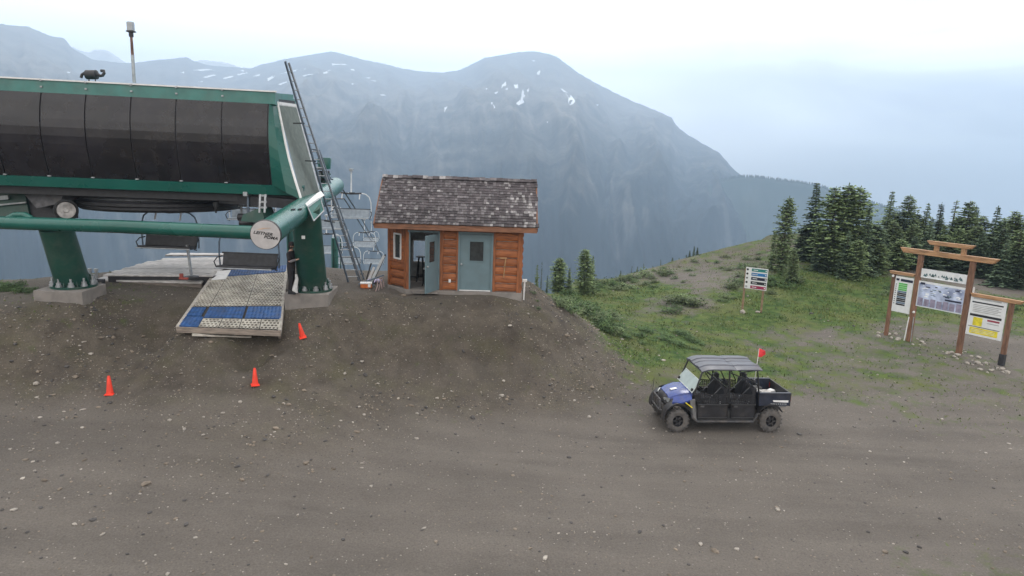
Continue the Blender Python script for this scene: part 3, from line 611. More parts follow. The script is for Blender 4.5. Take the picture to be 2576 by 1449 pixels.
    # pale swoosh above the letters
    mb = MB(); q = lambda x, y: a - d * .02 + zax * .046 + xax * x + yax * y
    mb.prism([q(-.22, .14), q(-.05, .185), q(.12, .19), (q(.16, .18)), q(.0, .165), q(-.1, .14)], zax * .003); mb.build('plate_emblem', mat('faded_emblem', (.55, .40, .30), .6), lt, org)
    for k in range(2):
        mb = MB(); p0 = a.lerp(b, .21 + .045 * k) ; mb.box(p0 + Vector((.20 + .09 * k, -.1, .30 - .06 * k)), (.05, .28, .05)); mb.build('slot_cover', M_DARK, lt, org)
    # bolted saddle on the right leg: white angle and green gusset
    mb = MB(); mb.prism([P(768, 512, 21.6), P(797, 486, 22.4), P(806, 497, 22.4), P(776, 524, 21.6)], (.0, .5, .05)); B(mb, 'saddle_plate', M_WHITE)
    mb = MB(); mb.prism([P(774, 521, 21.5), P(806, 498, 22.3), P(815, 530, 22.3), P(789, 556, 21.5)], (-.08, .06, 0)); B(mb, 'gusset_plate', M_GREENL)
    mb = MB(); g = [P(774, 521, 21.48), P(806, 498, 22.28), P(815, 530, 22.28), P(789, 556, 21.48)]
    for i in range(4): mb.tube([g[i], g[(i + 1) % 4]], .022, 5)
    B(mb, 'gusset_edge', M_GALV)
    # legs
    def leg(tu, tv, tz, bu, bv, bz, r0, r1, lab=None):
        base = at_z(bu, bv, bz); topp = P(tu, tv, tz); mb = MB(); mb.tube([topp, base + Vector((0, 0, .02))], [r0, r1], 32, caps=True); l = B(mb, 'leg', M_GREEND, smooth=True, label=lab)
        mb = MB(); mb.lathe([(0, .07), (r1 + .17, .07), (r1 + .17, 0), (0, 0)], base, 32); mb.build('base_flange', M_GREEND, l, org)
        for k in range(10):
            an = math.radians(k * 36 + 8); c = base + Vector((math.cos(an), math.sin(an), 0)) * (r1 + .09)
            mb = MB(); mb.lathe([(0, .34), (.035, .34), (.035, .22), (.075, .22), (.075, .13), (.10, .13), (.10, .07), (0, .07)], c, 8); mb.build('anchor_bolt', M_GALV, l, org)
            d2 = Vector((math.cos(an + .3), math.sin(an + .3), 0)); mb = MB(); mb.prism([base + d2 * r1 * .9 + Vector((0, 0, .07)), base + d2 * (r1 + .15) + Vector((0, 0, .07)), base + d2 * r1 * .95 + Vector((0, 0, .42))], d2.cross(Vector((0, 0, 1))) * .02); mb.build('stiffener', M_GREEND, l, org)
        return base
    b1 = leg(140, 570, 21.3, 186, 720, 3.62, .47, .50, 'left leg, leaning strongly to the right'); b2 = leg(768, 520, 21.9, 787, 729, 3.50, .46, .50, 'right leg beside the loading ramp')
    mb = MB(); c = P(763, 597, 21.45); mb.box(c, (.10, .03, .10)); B(mb, 'small_white_plate', M_WHITE)
    # exhaust and mast on the roof
    e = [P(204, 196, 22.3), P(206, 188, 22.3), P(212, 184, 22.3), P(222, 185, 22.3)]
    mb = MB(); mb.tube(e + [P(230, 187, 22.3)], [.045, .045, .045, .04, .04], 10); mb.tube([P(248, 188, 22.3), P(252, 191, 22.3), P(258, 190, 22.3), P(262, 184, 22.3), P(261, 178, 22.3), P(254, 178, 22.3)], .048, 10)
    ex = B(mb, 'exhaust_pipe', M_DARK, smooth=True)
    mb = MB(); mb.tube([P(216, 188, 22.3), P(218, 188, 22.3), P(243, 188, 22.3), P(245, 188, 22.3)], [.07, .15, .15, .07], 16); 
    for u in (224, 240): mb.bar(P(u, 190, 22.3), P(u, 204, 22.3), .03, .03)
    mb.build('muffler', M_DARK, ex, org, smooth=True)
    return org, b1, b2, V, ztf
TORG, B1, B2, TV, ZROOF = canopy()
# concrete footings under the legs
def footing(bu, bv, w, d, h, z, lab, rz=0.0):
    c = at_z(bu, bv, z); mb = MB(); mb.box((0, 0, -h / 2), (w, d, h)); o = mb.build('concrete_footing', M_CONC, None, (0, 0, 0), bevel=.02); o.location = c; o.rotation_euler[2] = rz
    tag(o, lab, 'concrete block', 'concrete footings of the terminal legs'); return o
footing(178, 722, 1.5, 1.45, 1.1, 3.615, 'concrete footing under the left terminal leg beside the grass', .06)
footing(785, 728, 1.48, 1.6, 1.6, 3.495, 'tall concrete footing under the right terminal leg beside the ramp', .05)
def mast():
    b = P(338, 208, 23.0); t = P(330, 84, 23.0); t.x, t.y = b.x, b.y
    r = thing('camera_mast', 'thin rusty mast with a grey box head standing on the terminal roof', 'mast', b)
    mb = MB(); mb.tube([b, b.lerp(t, .55)], .055, 8); mb.build('lower_pole', M_GALV, r, b)
    mb = MB(); mb.tube([b.lerp(t, .55), t], [.05, .04], 8); mb.build('upper_pole', mat('rusty_steel', (.16, .085, .07), .8, var=.3), r, b)
    mb = MB(); mb.box(t + Vector((0, 0, .17)), (.20, .16, .30)); mb.build('box_head', M_GALV, r, b, bevel=.02)
    mb = MB(); mb.box(t + Vector((0, 0, .01)), (.24, .2, .04)); mb.tube([t - Vector((0, 0, .02)), t - Vector((0, 0, .16))], .075, 8); mb.build('bracket', M_DARK, r, b)
mast()
# ladders on the right of the terminal
def ladder():
    bot, top = at_z(893, 712, 3.3), P(722, 156, 21.5); r = thing('access_ladder', 'long steel ladder leaning up over the right end of the green terminal', 'ladder', bot)
    d = (top - bot); 
    side = (Vector((.10, 1, 0))).normalized() * .30; 
    s0_, s1_ = Vector((.46, .16, 0)), Vector((.0, .34, 0))
    for s in (-1, 1):
        mb = MB(); mb.bar(bot + s0_ * s * .5, top + s1_ * s * .5, .05, .09, up=(0, 1, 0)); mb.build('rail', M_BLUSTEEL if s < 0 else mat('grey_aluminium', (.22, .24, .27), .5, metal=.4), r, bot)
    n = int(d.length / .30)
    for i in range(1, n):
        p = bot + d * (i / n); side = s0_.lerp(s1_, i / n); mb = MB(); mb.tube([p - side * .5, p + side * .5], .018, 6); mb.build('rung', M_GALV, r, bot)
    for t_ in (.32, .60, .76):
        p = bot + d * t_; mb = MB(); mb.bar(p - side * .5, p + Vector((-.45, .1, 0)), .04, .04); mb.build('standoff', M_DARK, r, bot)
ladder()
def side_steps():
    base = at_z(912, 706, 3.3); r = thing('ladder_cage', 'thin blue grey handrails of the second ladder behind the leaning one', 'handrail', base)
    tops = [P(788, 375, 27.5), P(797, 377, 28.0)]; feet = [at_z(903, 706, 3.3), at_z(916, 704, 3.3)]
    for i in range(2):
        tp = tops[i]; k1 = tp + (feet[i] - tp) * .06; h = P(779 - i, 384 + i * 2, 27.5)
        mb = MB(); mb.tube([P(789, 410, 27.4) + Vector((0, .2 * i, 0)), h + Vector((0, 0, -.1)), tp + Vector((-.1, 0, 0)), tp + Vector((.12, 0, -.03)), k1 + Vector((.1, 0, 0)), feet[i]], .032, 6); mb.build('handrail', M_BLUSTEEL, r, base)
    for k in range(1, 9):
        a = tops[0].lerp(feet[0], k / 9.5); b = tops[1].lerp(feet[1], k / 9.5); mb = MB(); mb.bar(a, b, .04, .02); mb.build('step', M_GALV, r, base)
    mb = MB(); mb.bar(P(796, 440, 28), P(838, 452, 28), .05, .05); mb.bar(P(790, 412, 28), P(800, 411, 28), .04, .04); mb.build('crossbar', M_BLUSTEEL, r, base)
side_steps()
def motor_cabinet():
    b = P(817, 462, 28.6); r = thing('motor_cabinet', 'green machinery cabinet standing on the far end of the round tube', 'machine cabinet', b)
    mb = MB(); mb.lathe([(0, .52), (.27, .52), (.30, .45), (.26, .05), (0, .05)], P(816, 428, 28.6), 14); mb.build('upper_drum', M_GREEN, r, b, smooth=True)
    mb = MB(); mb.lathe([(0, .0), (.24, .0), (.24, -.5), (0, -.5)], P(815, 430, 28.6), 12); mb.build('motor', M_DARK, r, b)
    for k in range(3): mb = MB(); mb.lathe([(.24, 0), (.29, 0), (.29, -.05), (.24, -.05)], P(815, 436 + k * 9, 28.6), 12); mb.build('cooling_fin', M_GREEND, r, b)
    mb = MB(); mb.box(P(806, 424, 28.3), (.4, .3, .12)); mb.box(P(800, 446, 28.3), (.22, .2, .4)); mb.build('terminal_box', M_GALV, r, b)
motor_cabinet()
# line tower with its own ladder, seen past the right leg
def line_tower(u, vt, vb, zc, lab, w=.16):
    b = P(u, vb, zc); t = P(u, vt, zc); t.x, t.y = b.x, b.y; r = thing('lift_tower', lab, 'lift tower', b, group='lift towers down the line')
    mb = MB(); mb.tube([b - Vector((0, 0, 1)), t], w, 10); mb.build('pole', M_GREENL, r, b, smooth=True)
    L = (t - b).z; 
    for s in (-.42, .42): mb = MB(); mb.bar(b + Vector((w + s * .5 * .8, -.2, 0)), t + Vector((w + s * .4, -.2, 0)), .04, .04); mb.build('ladder_rail', M_GREEND, r, b)
    mb = MB()
    for k in range(int(L / .35)): mb.bar(b + Vector((w - .17, -.2, k * .35)), b + Vector((w + .17, -.2, k * .35)), .03, .03)
    mb.build('ladder_rungs', M_GREENL, r, b)
line_tower(843, 596, 700, 32, 'slim green pole with ladder rungs between the right leg and the leaning ladder')
line_tower(731, 578, 640, 30, 'short green pole with ladder rungs behind the person at the right leg')

# ================================================================ CHAIRS
def make_chair(dark=True):
    r = thing('lift_chair', '', 'lift chair'); W = 1.0
    fm_ = M_BLUSTEEL if dark else mat('pale_frame', (.58, .61, .64), .4, var=.08); pad = mat('chair_pad', (.028, .028, .032), .6, var=.3) if dark else mat('grey_chair_pad', (.26, .30, .34), .6)
    fr = []
    for s in (-1, 1):
        fr.append([(s * (W + .03), 0, .0), (s * (W + .05), 0, .45), (s * (W + .03), 0, .85), (s * (W - .06), 0, 1.12), (s * (W - .24), 0, 1.26), (s * (W - .42), 0, 1.30)])
    mb = MB(); mb.tube(fr[0] + fr[1][::-1], .028, 8); mb.build('frame', fm_, r, smooth=True)
    mb = MB(); mb.loft([[(x, y, z) for y, z in ((-.02, .02), (.05, .02), (.16, .44), (.10, .45))] for x in (-W + .05, W - .05)]); mb.build('backrest', pad, r, bevel=.015)
    mb = MB(); mb.loft([[(x, y, z) for y, z in ((-.52, .0), (.02, -.04), (.02, .06), (-.50, .10))] for x in (-W + .05, W - .05)]); mb.build('seat', pad, r, bevel=.02)
    mb = MB(); mb.tube([(-W, .13, .46), (W, .13, .46)], .03, 6); mb.build('top_rail', M_DARK, r)
    mb = MB(); mb.tube([(-W + .02, -.55, .02), (W - .02, -.55, .02)], .02, 6); mb.build('seat_edge', M_GALV, r)
    for s in (-1, 1):
        mb = MB(); mb.tube([(s * (W - .02), .08, .35), (s * (W + .08), -.1, .32), (s * (W + .1), -.3, .2), (s * (W + .02), -.3, -.02), (s * W, -.1, -.06)], .02, 6); mb.build('armrest', M_BLACK, r)
    mb = MB(); mb.tube([(-.55, 0, 1.31), (0, 0, 1.27), (.55, 0, 1.31)], .045, 8); mb.box((.05, 0, 1.30), (.3, .12, .1)); mb.build('crossbar', M_DARK, r)
    for x in (-.46, .46): mb = MB(); mb.tube([(x, -.02, 1.27), (x - .02, -.1, 1.0)], .03, 6); mb.build('damper', M_WHITE, r)
    mb = MB(); mb.bar((0, 0, 1.28), (0, .05, 1.8), .07, .07); mb.bar((0, .05, 1.8), (0, .1, 2.5), .06, .06); hg = mb.build('hanger', fm_, r)
    mb = MB(); mb.box((0, .1, 2.52), (.14, .5, .14)); mb.build('grip', M_GALV, hg)
    return r
ch = make_chair(); ch.location = P(430, 622, 24.6); ch.rotation_euler[2] = -.03; tag(ch, 'dark chairlift chair hanging over the grey deck behind the green beam', group='chairs on the lift line')
hg = [c for c in ch.children if c.name.startswith('hanger')][0]
c2 = copy_tree(ch); c2.location = P(628, 672, 23.4); tag(c2, 'dark chairlift chair at the top of the loading ramp in front of the blue mat')
for s in (-1, 1):
    pass
lightc = make_chair(False)
SPOTS = [(884, 548, 36, 1.0, 'pale chair nearest the leaning ladder, hanging above the others to the right of the leg'), (917, 620, 63, 1.0, 'pale chair hanging halfway down the line between ladder and cabin'),
         (940, 663, 70, 1.0, 'lowest pale chair partly hidden behind the wooden cabin'), (818, 575, 38, 1.0, 'pale chair seen just right of the thick right leg'), (822, 636, 46, 1.0, 'pale chair low beside the right leg, before the green ladder pole'),
         (934, 606, 92, 1.0, 'small distant chair just above the line near the cabin eave'), (873, 663, 52, 1.0, 'pale chair behind the foot of the leaning ladder'), (636, 552, 31, 1.0, 'pale chair under the terminal between bullwheel and round tube')]
for i, (u, v, zc, s, lab) in enumerate(SPOTS):
    o = lightc if i == 0 else copy_tree(lightc); o.location = P(u, v, zc); o.rotation_euler[2] = .05; tag(o, lab, group='chairs on the lift line')
def rope():
    for (pts, rr, lab) in (([P(800, 470, 29), P(850, 458, 31), P(905, 542, 55), P(944, 612, 85), P(962, 650, 130)], .035, 'haul rope sloping down right from the tube end to the far chairs'),
                           ([P(760, 500, 25), P(866, 500, 33), P(930, 600, 66), P(960, 642, 90)], .03, 'haul rope carrying the nearer chairs down behind the cabin')):
        mb = MB(); mb.tube(pts, rr, 5); o = mb.build('haul_rope', M_DARK, None, tuple(pts[0])); tag(o, lab, 'rope', 'haul ropes')
rope()

# ================================================================ DECK, RAMP AND FITTINGS
def deck():
    z = 3.62; org = at_z(400, 690, z); t = thing('loading_deck', 'low weathered grey wooden deck behind the ramp', 'deck', org)
    FL, FR = at_z(262, 691, z), at_z(534, 693, z); BL, BR_ = at_z(395, 648, z), at_z(606, 645, z)
    n = 13
    for i in range(n):
        a, b = i / n + .004, (i + 1) / n - .004
        p = [FL.lerp(BL, a), FR.lerp(BR_, a), FR.lerp(BR_, b), FL.lerp(BL, b)]; jig = random.uniform(-.12, .12) + (.35 if i in (10, 11, 12) else 0)
        p[0] = p[0] + Vector((jig, 0, 0)); p[3] = p[3] + Vector((jig, 0, 0)); dz = random.uniform(-.008, .008)
        p = [q + Vector((0, 0, dz)) for q in p]; mb = MB(); mb.prism(p, (0, 0, -.05)); mb.build('plank', M_DECK, t, org)
    mb = MB(); mb.prism([FL + Vector((.1, .05, -.06)), FR + Vector((0, .05, -.06)), FR + Vector((0, .6, -.06)), FL + Vector((.3, .6, -.06))], (0, 0, -.4)); mb.build('deck_joist', M_DARK, t, org)
    z2 = 3.42; a, b = at_z(238, 703, z2), at_z(506, 710, z2); a2, b2 = at_z(262, 695, z2), at_z(522, 698, z2)
    mb = MB(); mb.prism([a, b, b2, a2], (0, 0, -.06)); mb.build('lower_step', M_DECK, t, org)
    mb = MB(); mb.bar(a + Vector((0, .08, -.22)), b + Vector((0, .08, -.22)), .14, .30); mb.build('edge_beam', M_BEAM, t, org)
    BLk = [at_z(415, 641, 3.7), at_z(612, 641, 3.7), at_z(612, 637, 3.7), at_z(430, 636, 3.7)]
    mb = MB(); mb.prism(BLk, (0, 0, -.06)); mb.build('far_board', M_DECK, t, org)
deck()
def ramp():
    FL, FR, BL, BRr = at_z(447, 822, RZ0), at_z(704, 831, RZ0), at_z(543, 684, RZ1), at_z(722, 668, RZ1); org = FL.copy()
    t = thing('loading_ramp', 'sloping loading ramp covered with white and blue perforated mats', 'ramp', org)
    nrm = (FR - FL).cross(BL - FL).normalized()
    if nrm.z < 0: nrm = -nrm
    def Q(s, q, h=0): return FL.lerp(FR, s).lerp(BL.lerp(BRr, s), q) + nrm * h
    mb = MB(); mb.loft([[Q(0, k / 16, -.02)] + [Q(s_ / 6, k / 16, -.02) for s_ in range(1, 7)] + [Q(1, k / 16, -.12), Q(0, k / 16, -.12)] for k in range(17)]); mb.build('ramp_base', mat('ramp_ply', (.055, .05, .045), .9), t, org)
    for s in (0.0, 1.0): mb = MB(); mb.bar(Q(s, -.005, -.03), Q(s, 1, -.03), .10, .12, up=nrm); mb.build('side_rail', mat('pale_board', (.42, .39, .35), .8, var=.2, dirt=.3), t, org)
    mb = MB(); mb.bar(Q(-.005, -.012, -.07), Q(1.005, -.012, -.07), .07, .17); mb.build('front_board', mat('brown_board', (.27, .225, .19), .85, var=.25, scale=3, stretch=(1, 6, 6), bump=.3), t, org)
    Wd = (FR - FL).length; Ld = (BL.lerp(BRr, .5) - FL.lerp(FR, .5)).length
    def mat_panel(s0, s1, q0, q1, m, name, perf, lab=None):
        mb = MB(); g = .004; s0 += g; s1 -= g; q0 += g * .7; q1 -= g * .7
        if not perf:
            n = 6; mb.prism([Q(s0, q0), Q(s1, q0), Q(s1, q1), Q(s0, q1)], nrm * .03)
            nx = max(2, int((s1 - s0) * Wd / .12)); nq = max(2, int((q1 - q0) * Ld / .12))
            for i in range(nx):
                for j in range(nq): mb.box(Q(lerp(s0, s1, (i + .5) / nx), lerp(q0, q1, (j + .5) / nq), .036), (.05, .05, .018))
        else:
            nx = max(2, round((s1 - s0) * Wd / .125)); nq = max(2, round((q1 - q0) * Ld / .17)); K = 6
            for j in range(nq):
                for i in range(nx):
                    o_ = .5 if j % 2 else 0
                    if o_ and i == nx - 1:
                        for e0, e1 in ((s0, lerp(s0, s1, .5 / nx)), (lerp(s0, s1, 1 - .5 / nx), s1)): mb._a([Q(e0, lerp(q0, q1, j / nq), .03), Q(e1, lerp(q0, q1, j / nq), .03), Q(e1, lerp(q0, q1, (j + 1) / nq), .03), Q(e0, lerp(q0, q1, (j + 1) / nq), .03)], [(0, 1, 2, 3)])
                        continue
                    sa, sb = lerp(s0, s1, (i + o_) / nx), lerp(s0, s1, (i + o_ + 1) / nx); qa, qb = lerp(q0, q1, j / nq), lerp(q0, q1, (j + 1) / nq)
                    outer = [(0, 0), (.5, 0), (1, 0), (1, .5), (1, 1), (.5, 1), (0, 1), (0, .5)]; inner = [(.20, .24), (.5, .14), (.80, .24), (.88, .5), (.80, .76), (.5, .86), (.20, .76), (.12, .5)]
                    sh = .5 / nx * (s1 - s0) if j % 2 else 0
                    vo = [Q(lerp(sa, sb, a), lerp(qa, qb, b), .03) for a, b in outer]; vi = [Q(min(s1, lerp(sa, sb, a) + (sh if i < nx - 1 else 0) * .0), lerp(qa, qb, b), .03) for a, b in inner]; vd = [p - nrm * .03 for p in vi]
                    n = len(mb.v); mb.v += [tuple(p) for p in vo + vi + vd]
                    fs = [(n + k, n + (k + 1) % 8, n + 8 + (k + 1) % 8, n + 8 + k) for k in range(8)] + [(n + 8 + k, n + 8 + (k + 1) % 8, n + 16 + (k + 1) % 8, n + 16 + k) for k in range(8)]
                    mb.f += fs; mb.mi += [0] * 16
        return mb.build(name, m, t, org, label=lab, fix=False)
    for k in range(4): mat_panel(.20 + .2 * k, .40 + .2 * k, .0, .125, M_WMAT, 'white_mat', True)
    mat_panel(.0, .20, .0, .15, M_BLUEMAT, 'blue_mat', False); mat_panel(.0, .17, .16, .30, M_BLUEMAT, 'blue_mat', False)
    mat_panel(.20, .60, .135, .30, M_BLUEMAT, 'blue_mat', False); mat_panel(.62, 1.0, .135, .30, M_BLUEMAT, 'blue_mat', False)
    mat_panel(.0, .20, .31, .80, M_WMAT, 'white_mat', True); mat_panel(.20, .60, .31, .86, M_WMAT, 'white_mat', True); mat_panel(.60, 1.0, .31, .86, M_WMAT, 'white_mat', True)
    mat_panel(.20, 1.0, .87, 1.0, M_BLUEMAT, 'blue_mat', False, 'narrow blue mat across the top of the ramp')
    mb = MB(); mb.prism([Q(0, .81, .0), Q(.20, .81, .0), Q(.20, 1, .0), Q(0, 1, .0)], nrm * .03); mb.build('end_sheet', M_WHITE, t, org)
    # side skirt down to the earth
    mb = MB(); mb.prism([Q(1, .02, -.1), Q(1, 1, -.1), Q(1, 1, -.9), Q(1, .02, -.35)], (-.08, 0, 0)); mb.build('side_skirt', M_BEAM, t, org)
    return t
ramp()
def loose_board():
    a, b = hit(484, 858), hit(633, 862); a.z += .14; b.z += .14;  r = thing('loose_plank', 'pale loose plank lying on the gravel below the ramp', 'plank', a)
    mb = MB(); mb.bar(a + Vector((0, 0, .06)), b + Vector((0, 0, .06)), .14, .05); mb.build('board', mat('pale_plank', (.46, .43, .38), .8, var=.2), r, a)
    c = a.lerp(b, .62) + Vector((0, .25, .10)); mb = MB(); mb.box(c, (.25, .35, .14)); mb.build('packing_block', M_BEAM, r, a)
loose_board()
def stand_post():
    b = at_z(482, 697, 3.62); r = thing('post_stand', 'thin grey post on a round foot standing at the deck edge', 'post', b)
    mb = MB(); mb.bar(b, b + Vector((-.10, 0, 1.18)), .10, .06); mb.build('post', M_GALV, r, b)
    mb = MB(); mb.lathe([(0, .05), (.24, .03), (.25, 0), (0, 0)], b, 20); mb.build('foot', M_DARK, r, b)
    b = at_z(457, 702, 3.62); r = thing('red_block', 'small rusty red bracket on the deck edge beside the grey post', 'bracket', b)
    mb = MB(); mb.box(b + Vector((0, 0, .1)), (.10, .10, .2)); mb.box(b + Vector((.08, 0, .03)), (.3, .12, .06)); mb.build('bracket', mat('red_rust', (.30, .06, .045), .7), r, b)
    b = at_z(238, 706, 3.5); r = thing('hydraulic_fitting', 'twin silver capped fittings between left footing and deck', 'fitting', b)
    for dx in (-.14, .08): mb = MB(); mb.tube([b + Vector((dx, 0, -.3)), b + Vector((dx, 0, .34))], .045, 8); mb.lathe([(0, .45), (.07, .43), (.07, .34), (0, .34)], b + Vector((dx, 0, 0)), 10); mb.build('capped_pipe', M_GALV, r, b)
    mb = MB(); mb.box(b + Vector((.2, 0, .02)), (.3, .12, .1)); mb.bar(b + Vector((.3, 0, 0)), b + Vector((.32, 0, -.5)), .08, .08); mb.build('bracket', M_DARK, r, b)
stand_post()
# ================================================================ CABIN
def cabin():
    ZB = 3.36; O = at_z(1026, 726, ZB); ex = Vector((math.cos(.02), math.sin(.02), 0)); W = 3.0
    while proj(O + ex * W)[0] < 1309: W += .01
    ey = Vector((-ex.y, ex.x, 0)); rz = math.atan2(ex.y, ex.x)
    t = thing('wooden_cabin', 'small cedar lift cabin with shake roof and two blue grey doors', 'cabin', O, rz)
    X = lambda u: (u - 1026) / (1309 - 1026) * W
    H, D, CHF = 2.34, 2.75, .80
    def B(mb, n, m, par=t, **k): return mb.build(n, m, par, **k)
    # slab and floor
    mb = MB(); mb.prism([(-CHF - .08, CHF - .08, -.40), (-.06, -.16, -.40), (W + .05, -.16, -.40), (W + .05, D, -.40), (-CHF - .04, D, -.40)], (0, 0, .39)); B(mb, 'concrete_slab', M_CONC, bevel=.015)
    mb = MB(); mb.prism([(.05, .0, -.012), (X(1104), .0, -.012), (X(1104), -.35, -.10), (.25, -.42, -.10)], (0, 0, .02)); B(mb, 'door_step', M_CONC)
    # structural walls (thin, dark inside) with openings left free
    inn = mat('cabin_inside', (.42, .44, .44), .9)
    clear = bpy.data.materials.new('clear_glass'); clear.use_nodes = True; ct = clear.node_tree; ct.nodes.clear(); co = N(ct, 'ShaderNodeOutputMaterial'); cm = N(ct, 'ShaderNodeMixShader'); cm.inputs[0].default_value = .12; c1 = N(ct, 'ShaderNodeBsdfTransparent'); c2_ = N(ct, 'ShaderNodeBsdfGlossy'); c2_.inputs['Roughness'].default_value = .05; ct.links.new(c1.outputs[0], cm.inputs[1]); ct.links.new(c2_.outputs[0], cm.inputs[2]); ct.links.new(cm.outputs[0], co.inputs['Surface'])
    mb = MB()
    x1, x2, x3, x4 = X(1104), X(1112), X(1152), X(1236)
    mb.box(((x1 + x3) / 2, .06, H / 2), (x3 - x1, .08, H)); mb.box(((x4 + W) / 2, .06, H / 2), (W - x4, .08, H)); mb.box((W / 2, .06, H - .06), (W, .08, .16))
    mb.box((W - .06, D / 2, H / 2), (.08, D - .2, H)); mb.box((-CHF + .06, (D + CHF) / 2, H / 2), (.08, D - CHF - .1, H))
    # back wall with a window opening behind the open door
    wx0, wx1, wz0, wz1 = -.16, .62, .62, 1.52
    mb.box(((-CHF + wx0) / 2, D - .06, H / 2), (wx0 + CHF, .08, H)); mb.box(((wx1 + W) / 2, D - .06, H / 2), (W - wx1, .08, H)); mb.box(((wx0 + wx1) / 2, D - .06, wz0 / 2), (wx1 - wx0, .08, wz0)); mb.box(((wx0 + wx1) / 2, D - .06, (wz1 + H) / 2), (wx1 - wx0, .08, H - wz1))
    mb.box((x2 + .1, D / 2, H / 2), (.08, D - .2, H))
    B(mb, 'inner_wall', inn)
    mb = MB(); mb.prism([(-CHF + .05, CHF, H - .02), (0, .05, H - .02), (W, .05, H - .02), (W, D, H - .02), (-CHF + .05, D, H - .02)], (0, 0, .04)); B(mb, 'ceiling', inn)
    bw = MB(); 
    for a, b in (((wx0, wz0), (wx1, wz0)), ((wx0, wz1), (wx1, wz1)), ((wx0, wz0), (wx0, wz1)), ((wx1, wz0), (wx1, wz1))): bw.bar((a[0], D - .10, a[1]), (b[0], D - .10, b[1]), .05, .05)
    w = B(bw, 'back_window', M_WHITE); mb = MB(); mb.box(((wx0 + wx1) / 2, D - .06, (wz0 + wz1) / 2), (wx1 - wx0, .01, wz1 - wz0)); mb.build('pane', clear, w)
    # siding boards
    def boards(xa, xb, z0, z1, hb, y=0.015, rot=None, org2=(0, 0, 0)):
        n = max(1, round((z1 - z0) / hb)); h = (z1 - z0) / n
        for i in range(n):
            za, zb = z0 + i * h + .006, z0 + (i + 1) * h - .006; j = random.uniform(-.006, .006)
            sec = lambda x: [(x, y + .01, za), (x, y - .035 + j, za + .01), (x, y - .065 + j, za + h * .28), (x, y - .07 + j, za + h * .55), (x, y - .05 + j, zb - .02), (x, y + .01, zb)]
            mb = MB(); 
            if rot is not None: mb.M = rot
            mb.loft([sec(xa), sec((xa + xb) / 2), sec(xb)]); B(mb, 'siding_board', M_CEDAR)
    boards(x2 + .03, X(1146), .0, 2.20, .30)
    boards(X(1244), X(1298), .0, 2.20, .30)
    # trims
    def trim(xa, xb, z0, z1, y0=-.085, y1=.0, n='trim_board', m=M_TRIM): mb = MB(); mb.box(((xa + xb) / 2, (y0 + y1) / 2, (z0 + z1) / 2), (xb - xa, y1 - y0, z1 - z0)); return B(mb, n, m, bevel=.006)
    trim(x1 + .02, x2 + .03, 0, 2.2); trim(X(1146), x3 - .01, 0, 2.2); trim(x4 + .01, X(1244), 0, 2.2); trim(X(1298), W + .02, -.01, 2.2, -.10, .06, 'corner_post')
    mb = MB(); mb.box((W / 2, -.02, 2.27), (W, .09, .14)); B(mb, 'head_board', M_TRIM)
    trim(-.06, .04, -.01, 2.2, -.06, .06, 'corner_post')
    # right side wall boards
    RM = Matrix.Translation((W + .0, 0, 0)) @ Matrix.Rotation(math.radians(90), 4, 'Z')
    boards(.06, D, .0, 2.3, .30, rot=RM)
    LM = Matrix.Translation((-CHF, D, 0)) @ Matrix.Rotation(math.radians(-90), 4, 'Z')
    boards(0, D - CHF, .0, 2.3, .30, rot=LM)
    # chamfered corner with the narrow window
    CM = Matrix.Translation((-CHF, CHF, 0)) @ Matrix.Rotation(math.radians(-45), 4, 'Z'); CW = CHF * math.sqrt(2)
    boards(.10, CW - .14, .02, .95, .30, rot=CM)
    def cbox(xa, xb, z0, z1, y0, y1, n, m, par=t): mb = MB(); mb.M = CM; mb.box(((xa + xb) / 2, (y0 + y1) / 2, (z0 + z1) / 2), (xb - xa, y1 - y0, z1 - z0)); return B(mb, n, m, par)
    cbox(-.02, .10, 0, 2.3, -.09, .04, 'corner_post', M_TRIM); cbox(CW - .14, CW - .02, 0, 2.3, -.085, .03, 'trim_board', M_TRIM); cbox(.10, CW - .14, .95, 1.06, -.08, .03, 'sill_board', M_TRIM); cbox(.10, CW - .14, 2.02, 2.3, -.07, .03, 'head_board', M_TRIM)
    a, b, z0, z1 = .36, .80, 1.08, 2.0
    cbox(.10, a, 1.06, 2.02, -.06, .03, 'siding_panel', M_CEDAR); cbox(b, CW - .14, 1.06, 2.02, -.06, .03, 'siding_panel', M_CEDAR)
    mb = MB(); mb.M = CM
    for (p, q) in (((a, z0), (b, z0)), ((a, z1), (b, z1)), ((a + .02, z0), (a + .02, z1)), ((b - .02, z0), (b - .02, z1))): mb.bar((p[0], -.07, p[1]), (q[0], -.07, q[1]), .05, .055)
    nw = B(mb, 'narrow_window', M_WHITE); mb = MB(); mb.M = CM; mb.box(((a + b) / 2, -.03, (z0 + z1) / 2), (b - a, .01, z1 - z0)); mb.build('pane', M_GLASS, nw)
    # closed door
    dx0, dx1 = x3 + .05, x4 - .05
    mb = MB(); mb.box((x3 + .015, -.035, 1.07), (.07, .11, 2.14)); mb.box((x4 - .015, -.035, 1.07), (.07, .11, 2.14)); mb.box(((x3 + x4) / 2, -.035, 2.165), (x4 - x3 + .04, .11, .07)); B(mb, 'door_frame', M_DOOR)
    def door(mat_, par=t):
        pass
    wd = dx1 - dx0; mb = MB(); wx, wz = (.30 * wd, .76 * wd), (1.12, 1.86)
